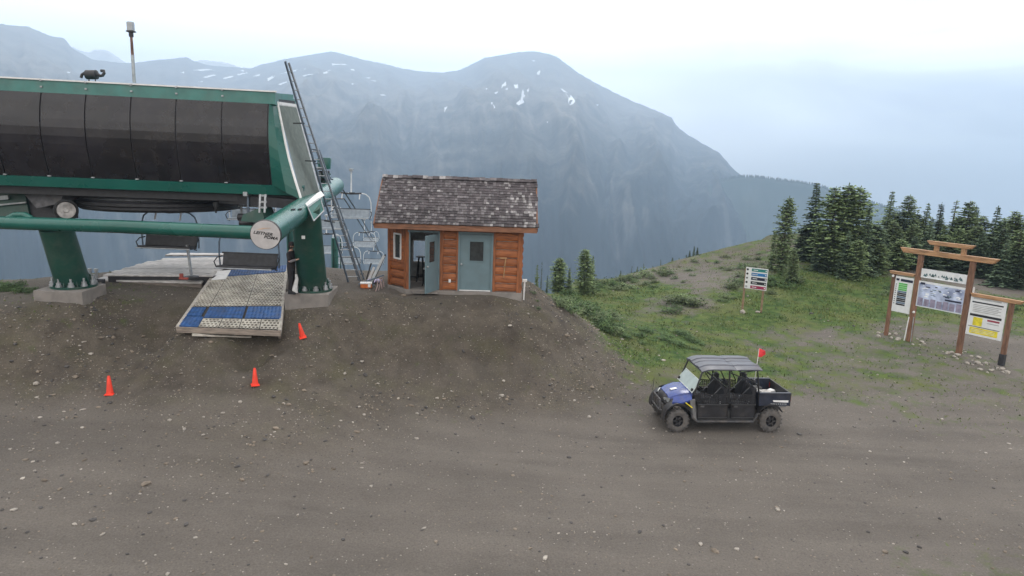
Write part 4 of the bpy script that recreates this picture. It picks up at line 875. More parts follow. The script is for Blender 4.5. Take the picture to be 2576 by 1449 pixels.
    mb.box((dx0 + wx[0] / 2, -.01, 1.06), (wx[0], .05, 2.1)); mb.box(((dx0 + wx[1] + dx1) / 2, -.01, 1.06), (dx1 - dx0 - wx[1], .05, 2.1)); mb.box((dx0 + (wx[0] + wx[1]) / 2, -.01, wz[0] / 2 + .005), (wx[1] - wx[0], .05, wz[0] - .01)); mb.box((dx0 + (wx[0] + wx[1]) / 2, -.01, (wz[1] + 2.11) / 2), (wx[1] - wx[0], .05, 2.11 - wz[1]))
    dr = B(mb, 'door', M_DOOR, label='closed blue grey door with dark square window')
    mb = MB(); mb.box((dx0 + (wx[0] + wx[1]) / 2, -.005, (wz[0] + wz[1]) / 2), (wx[1] - wx[0] + .01, .012, wz[1] - wz[0] + .01)); mb.build('pane', M_GLASS, dr)
    mb = MB(); p0, p1 = dx0 + wx[0], dx0 + wx[1]
    for (p, q) in (((p0, wz[0]), (p1, wz[0])), ((p0, wz[1]), (p1, wz[1])), ((p0, wz[0]), (p0, wz[1])), ((p1, wz[0]), (p1, wz[1]))): mb.bar((p[0], -.045, p[1]), (q[0], -.045, q[1]), .025, .03)
    mb.build('glazing_bead', M_DOOR, dr)
    mb = MB(); mb.lathe([(0, .07), (.035, .06), (.04, .03), (.02, 0)], (dx0 + .06, -.035, 1.0), 10, rot=Matrix.Rotation(math.radians(90), 3, 'X')); mb.build('knob', M_GALV, dr)
    mb = MB(); mb.box(((dx0 + dx1) / 2, -.08, .02), (wd, .05, .03)); mb.build('threshold', M_WHITE, dr)
    # doorway of the open door
    mb = MB(); mb.box((.065, -.02, 1.07), (.05, .12, 2.14)); mb.box((x1 - .02, -.02, 1.07), (.07, .12, 2.14)); mb.box((x1 / 2, -.02, 2.165), (x1, .12, .07)); B(mb, 'door_frame', M_DOOR)
    hx = x1 - .05; ang = math.radians(180 + 69); DM = Matrix.Translation((hx, -.09, 0)) @ Matrix.Rotation(ang, 4, 'Z'); wd2 = .98
    mb = MB(); mb.M = DM; wx = (.30 * wd2, .74 * wd2)
    mb.box((wx[0] / 2, 0, 1.06), (wx[0], .05, 2.08)); mb.box(((wx[1] + wd2) / 2, 0, 1.06), (wd2 - wx[1], .05, 2.08)); mb.box(((wx[0] + wx[1]) / 2, 0, wz[0] / 2 + .01), (wx[1] - wx[0], .05, wz[0] - .02)); mb.box(((wx[0] + wx[1]) / 2, 0, (wz[1] + 2.1) / 2), (wx[1] - wx[0], .05, 2.1 - wz[1]))
    dr = B(mb, 'door', M_DOOR, label='open blue grey door swung outwards'); mb = MB(); mb.M = DM; mb.box(((wx[0] + wx[1]) / 2, 0, (wz[0] + wz[1]) / 2), (wx[1] - wx[0] + .01, .012, wz[1] - wz[0] + .01)); mb.build('pane', M_GLASS, dr)
    mb = MB(); mb.M = DM; mb.lathe([(0, .07), (.035, .06), (.04, .03), (.02, 0)], (wd2 - .06, .025, 1.0), 10, rot=Matrix.Rotation(math.radians(-90), 3, 'X')); mb.build('knob', M_GALV, dr)
    mb = MB(); mb.box((hx - .35, .0, 2.10), (.3, .1, .06)); B(mb, 'door_closer', M_DARK)
    mb = MB(); mb.box((X(1131), -.09, .36), (.08, .05, .12)); B(mb, 'outlet_box', M_WHITE)
    # roof
    ys, zs, yr, zr = -.50, 2.50, 1.33, 4.05; xl, xr = -CHF - .36, W + .50; yb, zb_ = yr + (yr - ys), zs
    mb = MB(); th = .05
    mb.prism([(xl + .03, ys, zs - .07), (xl + .03, yr, zr - .07), (xl + .03, yb, zb_ - .07), (xl + .03, yb, zb_ - .13), (xl + .03, yr, zr - .15), (xl + .03, ys, zs - .13)], (xr - xl - .06, 0, 0)); rf = B(mb, 'roof', mat('roof_deck', (.10, .075, .055), .9))
    mb = MB(); mb.box(((xl + xr) / 2, ys + .01, zs - .13), (xr - xl, .05, .19)); mb.build('fascia_board', M_FASCIA, rf)
    for x in (xl - .0, xr + .0):
        for ya, za_, yb2, zb2 in ((ys, zs, yr, zr), (yb, zb_, yr, zr)): mb = MB(); mb.bar((x, ya, za_ - .12), (x, yb2, zb2 - .12), .05, .17); mb.build('barge_board', M_FASCIA, rf)
    mb = MB(); mb.prism([(xl + .4, .1, H), (xl + .4, D - .1, H), (xl + .4, yr, zr - .18)], (.06, 0, 0)); mb.prism([(W - .02, .1, H), (W - .02, D - .1, H), (W - .02, yr, zr - .18)], (.06, 0, 0)); mb.build('gable_board', M_TRIM, rf)
    # shakes: nearest 300 singly, the rest of the front slope and the back slope joined
    SH = [mat('weathered_shake', (.066, .056, .061), .85, var=.35, scale=5, bump=.3, objrand=.38), mat('pale_shake', (.24, .228, .23), .8, var=.35, scale=6, bump=.3, objrand=.4), mat('grey_shake', (.13, .118, .124), .85, var=.35, scale=6, bump=.3, objrand=.4)]
    sl = Vector((0, yr - ys, zr - zs)); Ls = sl.length; sl.normalize(); nr = Vector((0, -sl.z, sl.y)); rows = 17; step = Ls / rows
    lib = []
    for k in range(6):
        wv = .075 + .012 * k; mb = MB(); L_ = step * 1.55
        p = [Vector((-wv / 2, 0, 0)), Vector((wv / 2, 0, 0)), Vector((wv / 2, 0, 0)) + sl * L_ , Vector((-wv / 2, 0, 0)) + sl * L_]
        mb.prism([p[0] + nr * .042, p[1] + nr * .042, p[2] + nr * .004, p[3] + nr * .004], nr * -.03)
        lib.append((wv, [mb.mesh('shake', SH[0]), mb.mesh('shake', SH[1]), mb.mesh('shake', SH[2])]))
    rest = {0: MB(), 1: MB(), 2: MB()}; cnt = 0
    for r_ in range(rows):
        x = xl + random.uniform(0, .05)
        while x < xr - .05:
            wv, ms = random.choice(lib); s = r_ * step + random.uniform(-.012, .012)
            xm = (x + wv / 2 - xl) / (xr - xl); pp = .06 + .10 * (xm > .72) * (r_ < 6) + .28 * (xm > .84) * (r_ < 13) + .10 * (r_ > 11) * (xm > .5) + .12 * (r_ == 0)
            k = 1 if random.random() < pp * .65 else (2 if random.random() < .30 else 0)
            c = Vector((x + wv / 2, ys - .04, zs - .045)) + sl * s + nr * (.012 + random.uniform(0, .006))
            if cnt < 290:
                o = bpy.data.objects.new('shake', ms[k]); COL.objects.link(o); o.parent = rf; o.location = c; cnt += 1
            else:
                mb = rest[k]; L_ = step * 1.55; p = [c + Vector((-wv / 2, 0, 0)), c + Vector((wv / 2, 0, 0)), c + Vector((wv / 2, 0, 0)) + sl * L_, c + Vector((-wv / 2, 0, 0)) + sl * L_]
                mb.prism([p[0] + nr * .030, p[1] + nr * .030, p[2] + nr * .004, p[3] + nr * .004], nr * -.022)
            x += wv + .008
    # back slope
    sb = Vector((0, -sl.y, sl.z)); nb = Vector((0, sl.z, sl.y)); mbk = rest[0]
    for r_ in range(rows):
        c = Vector((xl, yb + .04, zb_ - .045)) + sb * (r_ * step) + nb * .012
        mbk.prism([c + nb * .03, c + Vector((xr - xl, 0, 0)) + nb * .03, c + Vector((xr - xl, 0, 0)) + sb * step * 1.5 + nb * .004, c + sb * step * 1.5 + nb * .004], nb * -.02)
    # ridge caps
    x = xl
    while x < xr - .1:
        k = random.choice([0, 0, 2, 2, 1]) if random.random() < .6 else 0; wv = random.uniform(.16, .26); mb = rest[k]; h_ = random.uniform(0, .035)
        mb.bar((x, yr - .06, zr + .02 + h_), (x + wv, yr - .06, zr + .02 + h_), .16, .025, up=nr); mb.bar((x, yr + .06, zr + .02 + h_), (x + wv, yr + .06, zr + .02 + h_), .16, .025, up=nb); x += wv + .005
    for k, nm in ((0, 'upper_shakes'), (1, 'pale_upper_shakes'), (2, 'grey_upper_shakes')):
        base = SH[k]; m2 = SH[k]
        o = rest[k].build(nm, m2, rf); o['kind'] = 'stuff'
    mts = MATS['weathered_shake'].node_tree
    return t, O, ex, ey, W, rz
CT, CO, CEX, CEY, CWD, CRZ = cabin()
def cl(x, y, z=0): return CO + CEX * x + CEY * y + Vector((0, 0, z))
def stool(x, y, h, lab):
    r = thing('stool', lab, 'stool', cl(x, y, 0.0), CRZ, 'stools in the cabin'); mb = MB(); mb.lathe([(0, h), (.17, h), (.18, h - .03), (0, h - .05)], (0, 0, 0), 16); mb.build('seat', M_DARK, r)
    for k in range(4): a = k * math.pi / 2 + .7; mb = MB(); mb.bar((.10 * math.cos(a), .10 * math.sin(a), h - .04), (.2 * math.cos(a), .2 * math.sin(a), 0.0), .03, .03); mb.build('leg', M_DARK, r)
    mb = MB(); mb.tube([(.16 * math.cos(k), .16 * math.sin(k), .25) for k in np.linspace(0, 5.6, 8)], .012, 5, closed=True); mb.build('foot_ring', M_DARK, r)
stool(.28, 1.6, 1.0, 'tall dark stool inside the open cabin door, under the bright window'); stool(.62, .8, .62, 'lower dark stool just behind the open cabin door')
def cushion():
    c = cl(.62, .8, .62); mb = MB(); mb.lathe([(0, .06), (.14, .05), (.16, .02), (.14, .0), (0, 0)], (0, 0, 0), 14); o = mb.build('cushion', M_WHITE, None, smooth=True); o.location = c; tag(o, 'white cushion lying on the lower cabin stool', 'cushion')
cushion()
def cabin_extras():
    p = cl(CWD * .83, -.10, 1.28); r = thing('squeegee', 'pale wooden T shaped tool leaning on the right cabin wall', 'tool', p, CRZ)
    mb = MB(); mb.bar((-.10, 0, 0), (.16, 0, -.0), .05, .045); mb.build('head', mat('pale_wood', (.42, .25, .12), .7), r); mb = MB(); mb.bar((.12, 0, 0), (.06, -.04, -.72), .03, .03); mb.build('handle', mat('pale_wood', (1, 1, 1)), r)
    b = hit(1317, 754); r = thing('marker_post', 'thin white post with a flat cap at the right cabin corner', 'post', b)
    mb = MB(); mb.bar(b - Vector((0, 0, .1)), b + Vector((.02, 0, .70)), .055, .055); mb.build('post', M_WHITE, r, b); mb = MB(); mb.box(b + Vector((.02, 0, .74)), (.17, .12, .09)); mb.build('cap', M_WHITE, r, b)
    # things left by the cabin's left corner
    defs = [((930,722),(966,643),25.9,.10,M_GALV,'pale grey board leaning on the left cabin corner'), ((926,705),(941,672),26.6,.09,M_WHITE,'short white board leaning beside the grey board'),
            ((935,716),(970,640),26.2,.05,M_DARK,'dark pole leaning highest on the left cabin corner'), ((922,700),(934,662),27.0,.05,M_DARK,'short dark pole at the back of the scrap pile')]
    for (a, b_, zc, w, m, lab) in defs:
        A, Bv = P(*a, zc), P(*b_, zc); A.z = G(A.x, A.y) + .02; mb = MB(); mb.bar(A, Bv, w, .035, up=(0, 1, 0)); o = mb.build('leaning_board' if w > .06 else 'leaning_pole', m, None, tuple(A)); tag(o, lab, 'board' if w > .06 else 'pole', 'scrap beside the cabin')
    for (a, b_, lab) in (((902, 719), (966, 692), 'long dark bar lying slantwise over the scrap pile'), ((905, 722), (942, 716), 'short dark bar on the ground under the slanting one')):
        A, Bv = hit(*a), P(*b_, 25.6); A.z += .06; Bv.z = max(Bv.z, G(Bv.x, Bv.y) + .1); mb = MB(); mb.bar(A, Bv, .06, .05); o = mb.build('metal_bar', M_BLUSTEEL, None, tuple(A)); tag(o, lab, 'bar', 'scrap beside the cabin')
    for i, (u, v, u2, v2) in enumerate([(945, 733, 950, 706), (952, 731, 957, 697), (961, 727, 955, 700), (966, 722, 960, 698)]):
        A = hit(u, v); Bv = P(u2, v2, proj(A)[2] + .1); mb = MB(); mb.tube([A, A.lerp(Bv, .5) + Vector((.03, 0, 0)), Bv], .022, 6); o = mb.build('stake', mat('pinkish_stake', (.34, .25, .24), .8), None, tuple(A)); tag(o, 'thin pinkish wooden stake stuck in the ground by the scrap pile', 'stake', 'stakes by the scrap pile')
    c = hit(921, 724); r = thing('orange_box', 'small orange and white box lying on the ground by the scrap', 'box', c, .2)
    mb = MB(); mb.box((0, 0, .09), (.42, .25, .18)); mb.build('body', mat('orange_plastic', (.55, .14, .03), .5), r, bevel=.03); mb = MB(); mb.box((0, -.01, .19), (.44, .27, .05)); mb.box((.12, -.14, .10), (.1, .03, .12)); mb.build('lid', M_WHITE, r, bevel=.015)
    c = hit(935, 711); mb = MB(); mb.rock((0, 0, .08), .22); mb.rock((.25, .05, .07), .16); o = mb.build('plastic_bag', mat('lilac_bag', (.42, .38, .58), .5), None, smooth=True); o.location = c; tag(o, 'crumpled white lilac bag on the scrap pile', 'bag')
cabin_extras()

# ================================================================ PERSON
def skin_chain(name, verts, edges, rad, m, parent, sub=2):
    me = bpy.data.meshes.new(name); me.from_pydata(verts, edges, []); me.materials.append(m); o = bpy.data.objects.new(name, me); COL.objects.link(o); o.parent = parent
    sk = o.modifiers.new('skin', 'SKIN'); sk.use_smooth_shade = True
    for i, r in enumerate(rad): 
        r = r if isinstance(r, tuple) else (r, r)
        me.skin_vertices[0].data[i].radius = r; me.skin_vertices[0].data[i].use_root = (i == 0)
    s = o.modifiers.new('sub', 'SUBSURF'); s.levels = s.render_levels = sub; return o
def person():
    b = at_z(734, 738, 3.50); r = thing('person', 'person in dark jacket and trousers standing by the right green leg', 'person', b, math.radians(-8))
    # local: faces +x (towards the leg)
    skinm = mat('skin', (.42, .25, .18), .6, var=.05); cloth = mat('dark_cloth', (.020, .016, .018), .85, var=.3, scale=9); trou = mat('dark_trousers', (.016, .014, .017), .9, var=.3, scale=9); sleeve = mat('grey_sleeve', (.17, .16, .17), .8, var=.2, scale=8)
    V, E, R = [], [], []
    def ad(p, rr, par=None): V.append(p); R.append(rr); (E.append((par, len(V) - 1)) if par is not None else None); return len(V) - 1
    pel = ad((0, 0, .92), (.105, .13)); sp = ad((.01, 0, 1.12), (.10, .125), pel); chs = ad((.0, 0, 1.32), (.12, .15), sp); nk = ad((.015, 0, 1.47), .055, chs); nk2 = ad((.035, 0, 1.54), .052, nk)
    hd = ad((.055, 0, 1.62), (.085, .075), nk2); ht = ad((.045, 0, 1.71), (.075, .07), hd)
    for s in (-1, 1):
        hip = ad((0, s * .10, .88), .085, pel); kn = ad((.03 if s < 0 else .0, s * .11, .48), .058, hip); an = ad((-.01 if s < 0 else -.03, s * .11, .09), .040, kn); he = ad((.06, s * .12, .045), .042, an); ad((.15, s * .13, .035), .032, he)
        sh = ad((.0, s * .19, 1.39), .055, chs)
        if s < 0: el, wr, hd2 = (.06, s * .25, 1.12), (.30, s * .17, 1.20), (.37, s * .15, 1.22)
        else: el, wr, hd2 = (.10, s * .24, 1.12), (.32, s * .14, 1.05), (.39, s * .12, 1.06)
        e = ad(el, .042, sh); w = ad(wr, .028, e); h = ad(hd2, (.022, .038), w)
        d = (Vector(hd2) - Vector(wr)).normalized()
        for k, ln in enumerate((.07, .08, .075, .06)):
            off = Vector((0, (k - 1.5) * .02, 0)); a = ad(tuple(Vector(hd2) + d * .03 + off), .009, h); c = ad(tuple(Vector(hd2) + d * (.03 + ln * .55) + off), .0085, a); ad(tuple(Vector(hd2) + d * (.03 + ln * .8) + off + Vector((0, 0, -.025))), .0075, c)
        a = ad(tuple(Vector(wr) + d * .04 + Vector((0, -s * .035, .01))), .010, h); ad(tuple(Vector(wr) + d * .085 + Vector((0, -s * .05, .0))), .009, a)
    body = skin_chain('body', V, E, R, skinm, r)
    mb = MB(); mb.loft([[(.125, -.012, 1.60), (.125, .012, 1.60), (.15, .012, 1.595), (.15, -.012, 1.595)], [(.125, -.006, 1.65), (.125, .006, 1.65), (.128, .006, 1.65), (.128, -.006, 1.65)]]); mb.build('nose', skinm, r)
    for s in (-1, 1): mb = MB(); mb.lathe([(0, .012), (.022, .008), (.018, 0)], (.04, s * .075, 1.62), 8, axis='Y'); mb.build('ear', skinm, r)
    mb = MB(); mb.lathe([(.0, 1.775), (.05, 1.77), (.085, 1.73), (.095, 1.68), (.094, 1.64)], (.04, 0, 0), 16); mb.prism([(.10, -.07, 1.675), (.10, .07, 1.675), (.20, .04, 1.66), (.20, -.04, 1.66)], (0, 0, .012)); mb.build('cap', cloth, r, smooth=True)
    mb = MB(); mb.lathe([(.088, 1.66), (.086, 1.57), (.06, 1.53), (.0, 1.55)], (.018, 0, 0), 14); mb.build('hair', mat('dark_hair', (.02, .014, .01), .7), r, smooth=True)
    # jacket
    V, E, R = [], [], []
    pel = ad((0, 0, .80), (.150, .18)); pel = ad((0, 0, .95), (.145, .175), pel); sp = ad((.01, 0, 1.12), (.135, .165), pel); chs = ad((.0, 0, 1.33), (.145, .175), sp); ad((.01, 0, 1.46), .075, chs)
    for s in (-1, 1): sh = ad((.0, s * .19, 1.40), .075, chs); el = ad((.06, s * .25, 1.13) if s < 0 else (.10, s * .24, 1.13), .06, sh)
    skin_chain('jacket', V, E, R, cloth, r)
    for s in (-1, 1):
        V, E, R = [], [], []
        el, wr = ((.06, s * .25, 1.12), (.29, s * .17, 1.20)) if s < 0 else ((.10, s * .24, 1.12), (.31, s * .14, 1.05)); a = ad(el, .058); ad(wr, .042, a); skin_chain('sleeve', V, E, R, sleeve, r, 1)
    V, E, R = [], [], []
    pel = ad((0, 0, 1.02), (.12, .145)); pel = ad((0, 0, .90), (.125, .15), pel)
    for s in (-1, 1): hip = ad((0, s * .10, .84), .105, pel); kn = ad((.03 if s < 0 else 0, s * .11, .48), .078, hip); ad((-.01 if s < 0 else -.03, s * .11, .11), .068, kn)
    skin_chain('trousers', V, E, R, trou, r)
    for s in (-1, 1):
        x = 0 if s < 0 else -.02; mb = MB(); mb.loft([[(x - .06, s * .12 - .05, z), (x - .06, s * .12 + .05, z), (x + .2 - k, s * .125 + .05, z), (x + .2 - k, s * .125 - .05, z)] for z, k in ((.0, 0), (.05, .01), (.09, .10), (.15, .17))]); mb.build('boot', M_BLACK, r, bevel=.015)
    # white rag hanging by the leg
    a = at_z(748, 738, 3.52); mb = MB(); n = 9
    prof_ = [(-.03, .66), (-.01, .50), (-.05, .34), (-.09, .18), (-.10, .02)]
    secs = []
    for dx, z in prof_: w = .04 + (.66 - z) * .14; secs.append([a + Vector((dx + w * .9 * math.cos(k * 6.283 / n), .35 * w * math.sin(k * 6.283 / n) + .02 * math.sin(k * 3), z)) for k in range(n)])
    mb.loft(secs); o = mb.build('white_rag', mat('white_cloth', (.62, .62, .62), .85, var=.12, scale=8), None, tuple(a), smooth=True); tag(o, 'long white rag hanging between the person and the right green leg', 'cloth')
person()

# ================================================================ CONES
def cone(u, v, h, lab, tilt=None):
    b = hit(u, v); r = thing('traffic_cone', lab, 'traffic cone', b + Vector((0, 0, .01)), random.uniform(0, .5), 'orange cones on the gravel')
    mb = MB(); w = h * .42
    mb.box((0, 0, .015), (w * 1.05, w * 1.05, .03)); mb.build('base', M_ORANGE, r, bevel=.008)
    mb = MB(); mb.lathe([(w * .42, .03), (w * .40, .06), (w * .17, h * .96), (w * .13, h), (w * .09, h), (w * .09, h * .9)], (0, 0, 0), 20); mb.build('body', M_ORANGE, r, smooth=True)
    if tilt: r.rotation_euler = tilt
cone(277, 993, .56, 'upright orange cone farthest left on the gravel'); cone(642, 970, .52, 'upright orange cone in the middle, below the ramp')
cone(762, 850, .50, 'tilted orange cone on the bank below the right footing', (.12, -.22, .4))

# ================================================================ SIDE BY SIDE BUGGY
def buggy():
    A, Bk = hit(1700, 1084), hit(1932, 1084); ax = (A - Bk); ax.z = 0; WB = ax.length; ax.normalize(); k = WB / 2.87
    rz = math.atan2(ax.y, ax.x); zb = (A.z + Bk.z) / 2
    left = Vector((-ax.y, ax.x, 0))                     # towards the camera when heading left
    org = Bk - left * .70; org.z = zb
    tilt = math.atan2(A.z - Bk.z, WB)
    t = thing('utility_buggy', 'dusty blue and black four door utility buggy parked on the gravel', 'utility vehicle', org, rz); t.scale = (1, 1.03, 1.08); t.rotation_euler = (0, -tilt, rz)
    WBm = WB
    BLUE = mat('blue_bodywork', (.016, .045, .23), .22, var=.12, scale=4, dirt=.30); PL = mat('black_plastic', (.022, .022, .026), .55, var=.25, dirt=.3); PLD = mat('dusty_plastic', (.06, .06, .065), .7, var=.3, dirt=.5)
    TY = mat('dusty_tyre', (.085, .080, .078), .9, var=.25, scale=8, dirt=.5, bump=.3); TB = mat('cage_black', (.014, .014, .016), .45); SEAT = mat('seat_black', (.025, .025, .03), .7, var=.2)
    RF = mat('roof_plastic', (.060, .064, .085), .38, var=.15, scale=3, dirt=.15); NET = mat('door_net', (.018, .018, .021), .85, var=.3, scale=30)
    def B(mb, n, m, par=t, **kk): return mb.build(n, m, par, **kk)
    fx = WBm
    def wheel(x, y, s):
        R_ = .345; w = .24; q = Matrix.Rotation(math.radians(90), 3, 'X')
        w_ = thing('wheel', '', '') if False else None
        mb = MB(); mb.lathe([(.17, -w * .42), (.22, -w * .5), (R_ - .05, -w * .5), (R_ - .01, -w * .38), (R_, -w * .2), (R_, w * .2), (R_ - .01, w * .38), (R_ - .05, w * .5), (.22, w * .5), (.17, w * .42)], (x, y, R_), 36, rot=q)
        for i in range(18):
            a = i / 18 * 6.2832
            for sy in (-1, 1):
                aa = a + (.17 if sy > 0 else 0); c = Vector((x + R_ * math.cos(aa), y + sy * w * .27, R_ + R_ * math.sin(aa))); mb.box(c, (.05, w * .40, .035), rot=Matrix.Rotation(-aa + math.pi / 2, 3, 'Y'))
        ty = B(mb, 'tyre', TY, smooth=True)
        mb = MB(); y1 = y + s * w * .30
        mb.lathe([(.0, -.05), (.05, -.05), (.06, .0), (.09, .02), (.12, -.06), (.155, -.05), (.17, .02), (.185, .03), (.185, -.08)], (x, y1, R_), 24, rot=Matrix.Rotation(math.radians(-90 * s), 3, 'X')); rm = mb.build('rim', M_DARK, ty, smooth=True)
        mb = MB()
        for i in range(6): a = i / 6 * 6.283; mb.bar((x + .05 * math.cos(a), y1 + s * .01, R_ + .05 * math.sin(a)), (x + .16 * math.cos(a), y1 + s * .0, R_ + .16 * math.sin(a)), .035, .03, up=(0, 1, 0))
        mb.build('spokes', PL, ty)
    for x in (0, fx):
        for s in (-1, 1): wheel(x, s * .70, s)
    for x in (0, fx):
        mb = MB(); mb.tube([(x, -.55, .36), (x, .55, .36)], .05, 8); mb.bar((x - .15, .6, .34), (x + .05, .25, .45), .05, .05); mb.bar((x - .15, -.6, .34), (x + .05, -.25, .45), .05, .05); mb.tube([(x + .12, .52, .42), (x + .08, .40, .85)], .035, 6); B(mb, 'axle', PL)
    # chassis and floor
    mb = MB(); mb.box((fx / 2 - .02, 0, .34), (fx * .66, 1.10, .08)); B(mb, 'chassis', PL)
    mb = MB(); mb.loft([[(x, y, z) for y, z in ((-.68, z0), (.68, z0), (.70, z1), (-.70, z1))] for x, z0, z1 in ((.50, .30, .42), (fx - .55, .30, .42))]); B(mb, 'floor', PLD)
    for s in (-1, 1):
        mb = MB(); mb.tube([(.42, s * .74, .58), (.58, s * .78, .33), (fx - .62, s * .78, .33), (fx - .46, s * .78, .45), (fx - .40, s * .76, .80)], .035, 8); B(mb, 'rock_slider', PLD, smooth=True)
        mb = MB(); mb.prism([(fx - .62, s * .70, .36), (fx - .47, s * .72, .40), (fx - .33, s * .74, .98), (fx - .50, s * .72, 1.0), (fx - .56, s * .70, .60)], (0, s * .06, 0)); B(mb, 'front_mudguard_panel', mat('dusty_grey_panel', (.15, .15, .155), .6, var=.25, dirt=.4))
        # sills and lower doors
        for (xa, xb) in ((.52, 1.32), (1.40, fx - .62)):
            mb = MB(); mb.prism([(xa, s * .70, .40), (xb, s * .70, .40), (xb + .02, s * .74, .86), (xa + .02, s * .74, .86)], (0, s * .03, 0)); d = B(mb, 'door', PL)
            mb = MB(); mb.tube([(xa + .02, s * .77, .44), (xb - .02, s * .77, .44), (xb + .02, s * .79, .84), (xa + .04, s * .79, .84)], .02, 6, closed=True); mb.build('door_frame', TB, d)
            mb = MB(); q4 = [Vector((xa + .02, s * .76, .80)), Vector((xb + .04, s * .76, .80)), Vector((xb - .04, s * .68, 1.62)), Vector((xa + .10, s * .68, 1.50))]
            qq = lambda a, b: q4[0].lerp(q4[1], a).lerp(q4[3].lerp(q4[2], a), b)
            for i in range(15): mb.bar(qq(i / 14, 0), qq(i / 14, .42 + .1 * abs(i / 14 - .5)), .022, .006, up=(0, 1, 0))
            for i in range(7): mb.bar(qq(0, i / 14), qq(1, i / 14), .022, .006, up=(0, 1, 0))
            mb.bar(qq(0, .44), qq(1, .44), .03, .008, up=(0, 1, 0)); mb.bar(qq(0, .44), qq(.35, 1), .03, .008, up=(0, 1, 0))
            mb.build('side_net', NET, d)
            mb = MB(); mb.box((xb - .12, s * .80, .80), (.12, .02, .05)); mb.build('handle', PLD, d)
    # front body: grille, bumper, hood, fenders
    secs = []
    for x, zt, hw, zl in ((fx - .52, 1.14, .56, .62), (fx - .22, 1.12, .58, .60), (fx + .10, 1.03, .55, .62), (fx + .30, .90, .46, .66), (fx + .37, .80, .36, .68)):
        secs.append([(x, -hw, zl + .10), (x, -hw * .96, zt - .10), (x, -hw * .72, zt), (x, 0, zt + .03), (x, hw * .72, zt), (x, hw * .96, zt - .10), (x, hw, zl + .10), (x, 0, zl)])
    mb = MB(); mb.loft(secs); hood = B(mb, 'front_body', PL, smooth=True)
    secs = []
    for x, zt, hw in ((fx - .50, 1.165, .55), (fx - .22, 1.145, .57), (fx + .06, 1.07, .54), (fx + .24, .98, .46)):
        secs.append([(x, -hw, zt - .14), (x, -hw * .92, zt - .04), (x, -hw * .55, zt + .02), (x, -hw * .3, zt - .005), (x, 0, zt + .015), (x, hw * .3, zt - .005), (x, hw * .55, zt + .02), (x, hw * .92, zt - .04), (x, hw, zt - .14), (x, hw * .9, zt - .15), (x, 0, zt - .05), (x, -hw * .9, zt - .15)])
    mb = MB(); mb.loft(secs); B(mb, 'hood', BLUE, smooth=True)
    mb = MB(); mb.box((fx - .02, .10, 1.105), (.20, .13, .012), rot=Matrix.Rotation(.20, 3, 'Y')); B(mb, 'hood_highlight', M_WHITE)  # white patch painting in a reflection on the glossy hood
    for s in (-1, 1):
        secs = []
        for i in range(9):
            a = math.radians(-8 + i * 22.0); rr = .43; x = fx + rr * math.cos(a) * 1.05; z = .38 + rr * math.sin(a) * 1.10; secs.append([(x, s * .52, z + .02), (x, s * .80, z - .01), (x + .02 * math.cos(a), s * .81, z + .035), (x + .02 * math.cos(a), s * .52, z + .07)])
        mb = MB(); mb.loft(secs); B(mb, 'front_fender', PL, smooth=True)
        mb = MB(); mb.prism([(fx - .44, s * .58, 1.10), (fx + .12, s * .56, 1.00), (fx + .20, s * .72, .90), (fx - .05, s * .79, .90), (fx - .40, s * .78, 1.00)], (0, 0, -.05)); B(mb, 'fender_top', BLUE if s > 0 else PL)
        mb = MB(); mb.bar((fx - .20, s * .80, .91), (fx - .42, s * .79, .76), .05, .03); B(mb, 'reflector', mat('yellow_reflector', (.75, .62, .05), .4))
        mb = MB(); mb.prism([(fx + .30, s * .30, .80), (fx + .33, s * .30, .90), (fx + .20, s * .50, .94), (fx + .22, s * .50, .82)], (.03, s * .01, 0)); B(mb, 'headlight', mat('lamp_glass', (.3, .32, .33), .15))
        secs = []
        for i in range(7):
            a = math.radians(10 + i * 24); rr = .42; x = rr * math.cos(a); z = .40 + rr * math.sin(a) * 1.02; secs.append([(x, s * .56, z), (x, s * .74, z), (x, s * .74, z + .03), (x, s * .56, z + .03)])
        mb = MB(); mb.loft(secs); B(mb, 'rear_fender', PL, smooth=True)
    mb = MB(); mb.tube([(fx + .30, -.45, .52), (fx + .47, -.40, .55), (fx + .50, 0, .56), (fx + .47, .40, .55), (fx + .30, .45, .52)], .03, 8); mb.tube([(fx + .47, -.38, .56), (fx + .46, -.34, .84), (fx + .46, .34, .84), (fx + .47, .38, .56)], .028, 8); mb.box((fx + .36, 0, .62), (.10, .74, .22))
    for y in (-.2, 0, .2): mb.bar((fx + .485, y, .56), (fx + .46, y, .84), .03, .02)
    B(mb, 'front_bumper', PLD)
    mb = MB(); mb.tube([(fx + .46, -.5, .85), (fx + .44, -.5, 1.25)], .008, 5); B(mb, 'whip_stub', TB)
    # cowl, dashboard, windshield (half screen tilted back on the cowl)
    mb = MB(); mb.box((fx - .64, 0, 1.00), (.24, 1.30, .26)); B(mb, 'dashboard', PL, bevel=.04)
    ws = mat('hazy_screen', (.42, .50, .49), .25, var=.10, scale=3, dirt=.15)
    p0, p1 = Vector((fx - .43, 0, 1.17)), Vector((fx - .66, 0, 1.52)); mb = MB(); mb.prism([p0 + Vector((0, -.66, 0)), p0 + Vector((0, .66, 0)), p1 + Vector((0, .66, 0)), p1 + Vector((0, -.66, 0))], (.012, 0, .006)); w_ = B(mb, 'half_windscreen', ws)
    mb = MB(); mb.tube([p0 + Vector((.01, -.67, 0)), p0 + Vector((.01, .67, 0)), p1 + Vector((.01, .67, 0)), p1 + Vector((.01, -.67, 0))], .014, 6, closed=True); mb.build('screen_trim', mat('screen_edge', (.62, .66, .64), .4), w_)
